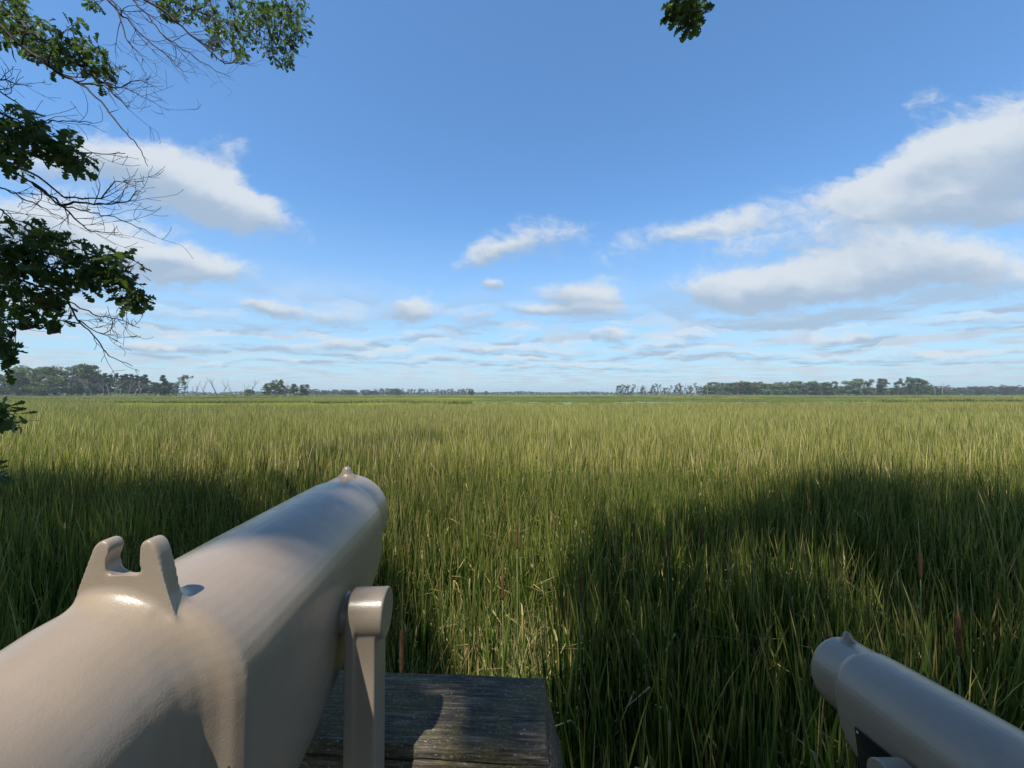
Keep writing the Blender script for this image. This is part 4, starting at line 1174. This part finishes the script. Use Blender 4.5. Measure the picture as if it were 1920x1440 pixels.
# --- crowns overhead and behind the camera: they shade the marsh and the platform
def shade_wanted(q):
    """how much leaf cover lies between the sun and the point q of the reed tops"""
    x, y = q
    if math.hypot(x + 0.1, y - 1.05) < 0.58: return 0.22
    if .80 < x < 1.9 and .6 < y < 2.0: return 0.97
    if y < -0.6: return 0.93
    if y < 0.6: return 0.5
    u = x / y
    edge = float(np.interp(u, [-1.5, -1.1, -.7, -.48, -.40, -.30, -.12, .03, .10, .22, .40, .62, .85, 1.05, 1.3, 1.5],
                              [8.6, 8.4, 7.6, 6.2, 4.6, 2.6, 1.9, 2.2, 3.6, 5.0, 5.9, 6.8, 7.8, 8.2, 6.8, 6.0]))
    edge += 1.3 * (float(vnoise(np.array([x * .8 + 40]), np.array([y * .8 + 40]), 61)[0]) - .5)
    if y > edge + .7: return 0.0
    patch = float(vnoise(np.array([x * 1.15 + 30]), np.array([y * 1.15 + 30]), 62)[0])
    deep = min(1.0, (edge + .7 - y) / 1.6)
    return deep * (0.97 if patch > .36 else 0.42)
def crown(mbl, mbw, hub, xr, yr, n, seed, zr=(7.4, 15.0), per=26, rad=.42, sz=.10):
    rr = random.Random(seed); cs = []; picks = []
    tries = 0
    while len(cs) < n and tries < n * 30:
        tries += 1
        qx = rr.uniform(*xr); qy = rr.uniform(*yr)
        if rr.random() > shade_wanted((qx, qy)) ** 1.5: continue
        c = None
        for _ in range(12):
            z = rr.uniform(*zr); h = z - 1.9
            q = Vector((qx + LX * h, qy + LY * h, z))
            if q.y > 0.2 and (q.z - CZ) / q.y < 1.25 and abs(q.x) / q.y < 1.5: continue
            c = q; break
        if c is None: continue
        cs.append(c)
    leaves_cloud(mbl, cs, [rad] * len(cs), per, sz, rr, flat=.7, dead=.02, seed=seed)
    # limbs: a crooked path from the hub to every few clumps
    ends = cs[::24]
    for c in ends:
        mid = hub.lerp(c, .5) + Vector((rr.gauss(0, .3), rr.gauss(0, .3), .4))
        tube(mbw, [hub, mid, c], [.07, .045, .012], 5)
    return cs
CR = MB()
crown(CR, W, Vector((-5.4, .6, 8.0)), (-18, -0.4), (-9.0, 9.4), 5000, 31)
for mbx in (W, TW, LF, CR):
    for i in range(len(mbx.v)): mbx.v[i] = mbx.v[i] + np.array(off)
W.build('trunk', M['bark'], oak); TW.build('branches', M['bark'], oak)
LF.build('leaves', M['oak'], oak, False); CR.build('crown', M['oak'], oak, False)

# second oak, behind the camera to the right; one spray of it hangs into the top of the picture
oak2 = empty('oak_tree', (3.4, -3.6, 0))
tag(oak2, 'oak overhead, only one small leafy spray hanging from the top right of centre', 'tree')
W = MB(); TW = MB(); LF = MB(); CR = MB()
hub = Vector((2.6, -3.2, 7.6))
tube(W, [(3.4, -3.6, -.3), (3.35, -3.55, 1.2), (3.1, -3.5, 4), hub, (1.8, -2.6, 10)], [.46, .36, .30, .22, .10], 12)
sp = [pathpx([(1310, -330, 3.5), (1306, -60, 3.5), (1304, 5, 3.5), (1290, 32, 3.45), (1292, 50, 3.45)], 4), pathpx([(1306, -60, 3.5), (1290, -10, 3.5), (1270, 20, 3.5), (1262, 38, 3.5)], 3)]
for b in sp: tube(TW, b, [.008] * len(b), 6)
limb(W, hub, sp[0][0], .10, .007, .5)
foliage([(1268, 22, 16, 18, 6, 3.5, .08), (1292, 30, 20, 22, 8, 3.45, .08), (1312, 28, 12, 22, 4, 3.5, .06), (1285, -10, 30, 16, 7, 3.5, .08), (1300, 50, 12, 8, 3, 3.45, .04)], sp, size=.12, dead=0, tw=.002)
# small unseen sprays added in the sun's path so their shade dapples the barrel
fc = []
for (x, y, h) in ((-.30, .50, 5.2), (-.40, .62, 5.6), (-.27, .66, 6.1), (-.35, .78, 5.4)):
    fc.append(Vector((x + LX * h, y + LY * h, CZ - .18 + h)))
    tube(W, [hub, hub.lerp(fc[-1], .5) + Vector((0, 0, .25)), fc[-1]], [.03, .015, .004], 5)
leaves_cloud(CR, fc, [.11, .12, .10, .10], 13, .055, br, dead=0, seed=77)
crown(CR, W, hub, (-0.4, 17), (-9.0, 9.4), 5000, 41)
off2 = np.array([-3.4, 3.6, 0])
for mbx in (W, TW, LF, CR):
    for i in range(len(mbx.v)): mbx.v[i] = mbx.v[i] + off2
W.build('trunk', M['bark'], oak2); TW.build('branches', M['bark'], oak2)
LF.build('leaves', M['oak'], oak2, False); CR.build('crown', M['oak'], oak2, False)

# ------------------------------------------------------------------ air
mb = MB(); box(mb, -3100, 3100, -3100, 3100, -1.0, 34)
hm, g, out = new_mat('haze_air')
pv = g.node('ShaderNodeVolumePrincipled'); pv.inputs['Color'].default_value = (0.80, 0.88, 1.0, 1)
pv.inputs['Density'].default_value = 0.00026; pv.inputs['Anisotropy'].default_value = 0.2
g.l.new(pv.outputs[0], out.inputs['Volume'])
tag(mb.build('haze', hm, smooth=False), kind='stuff')
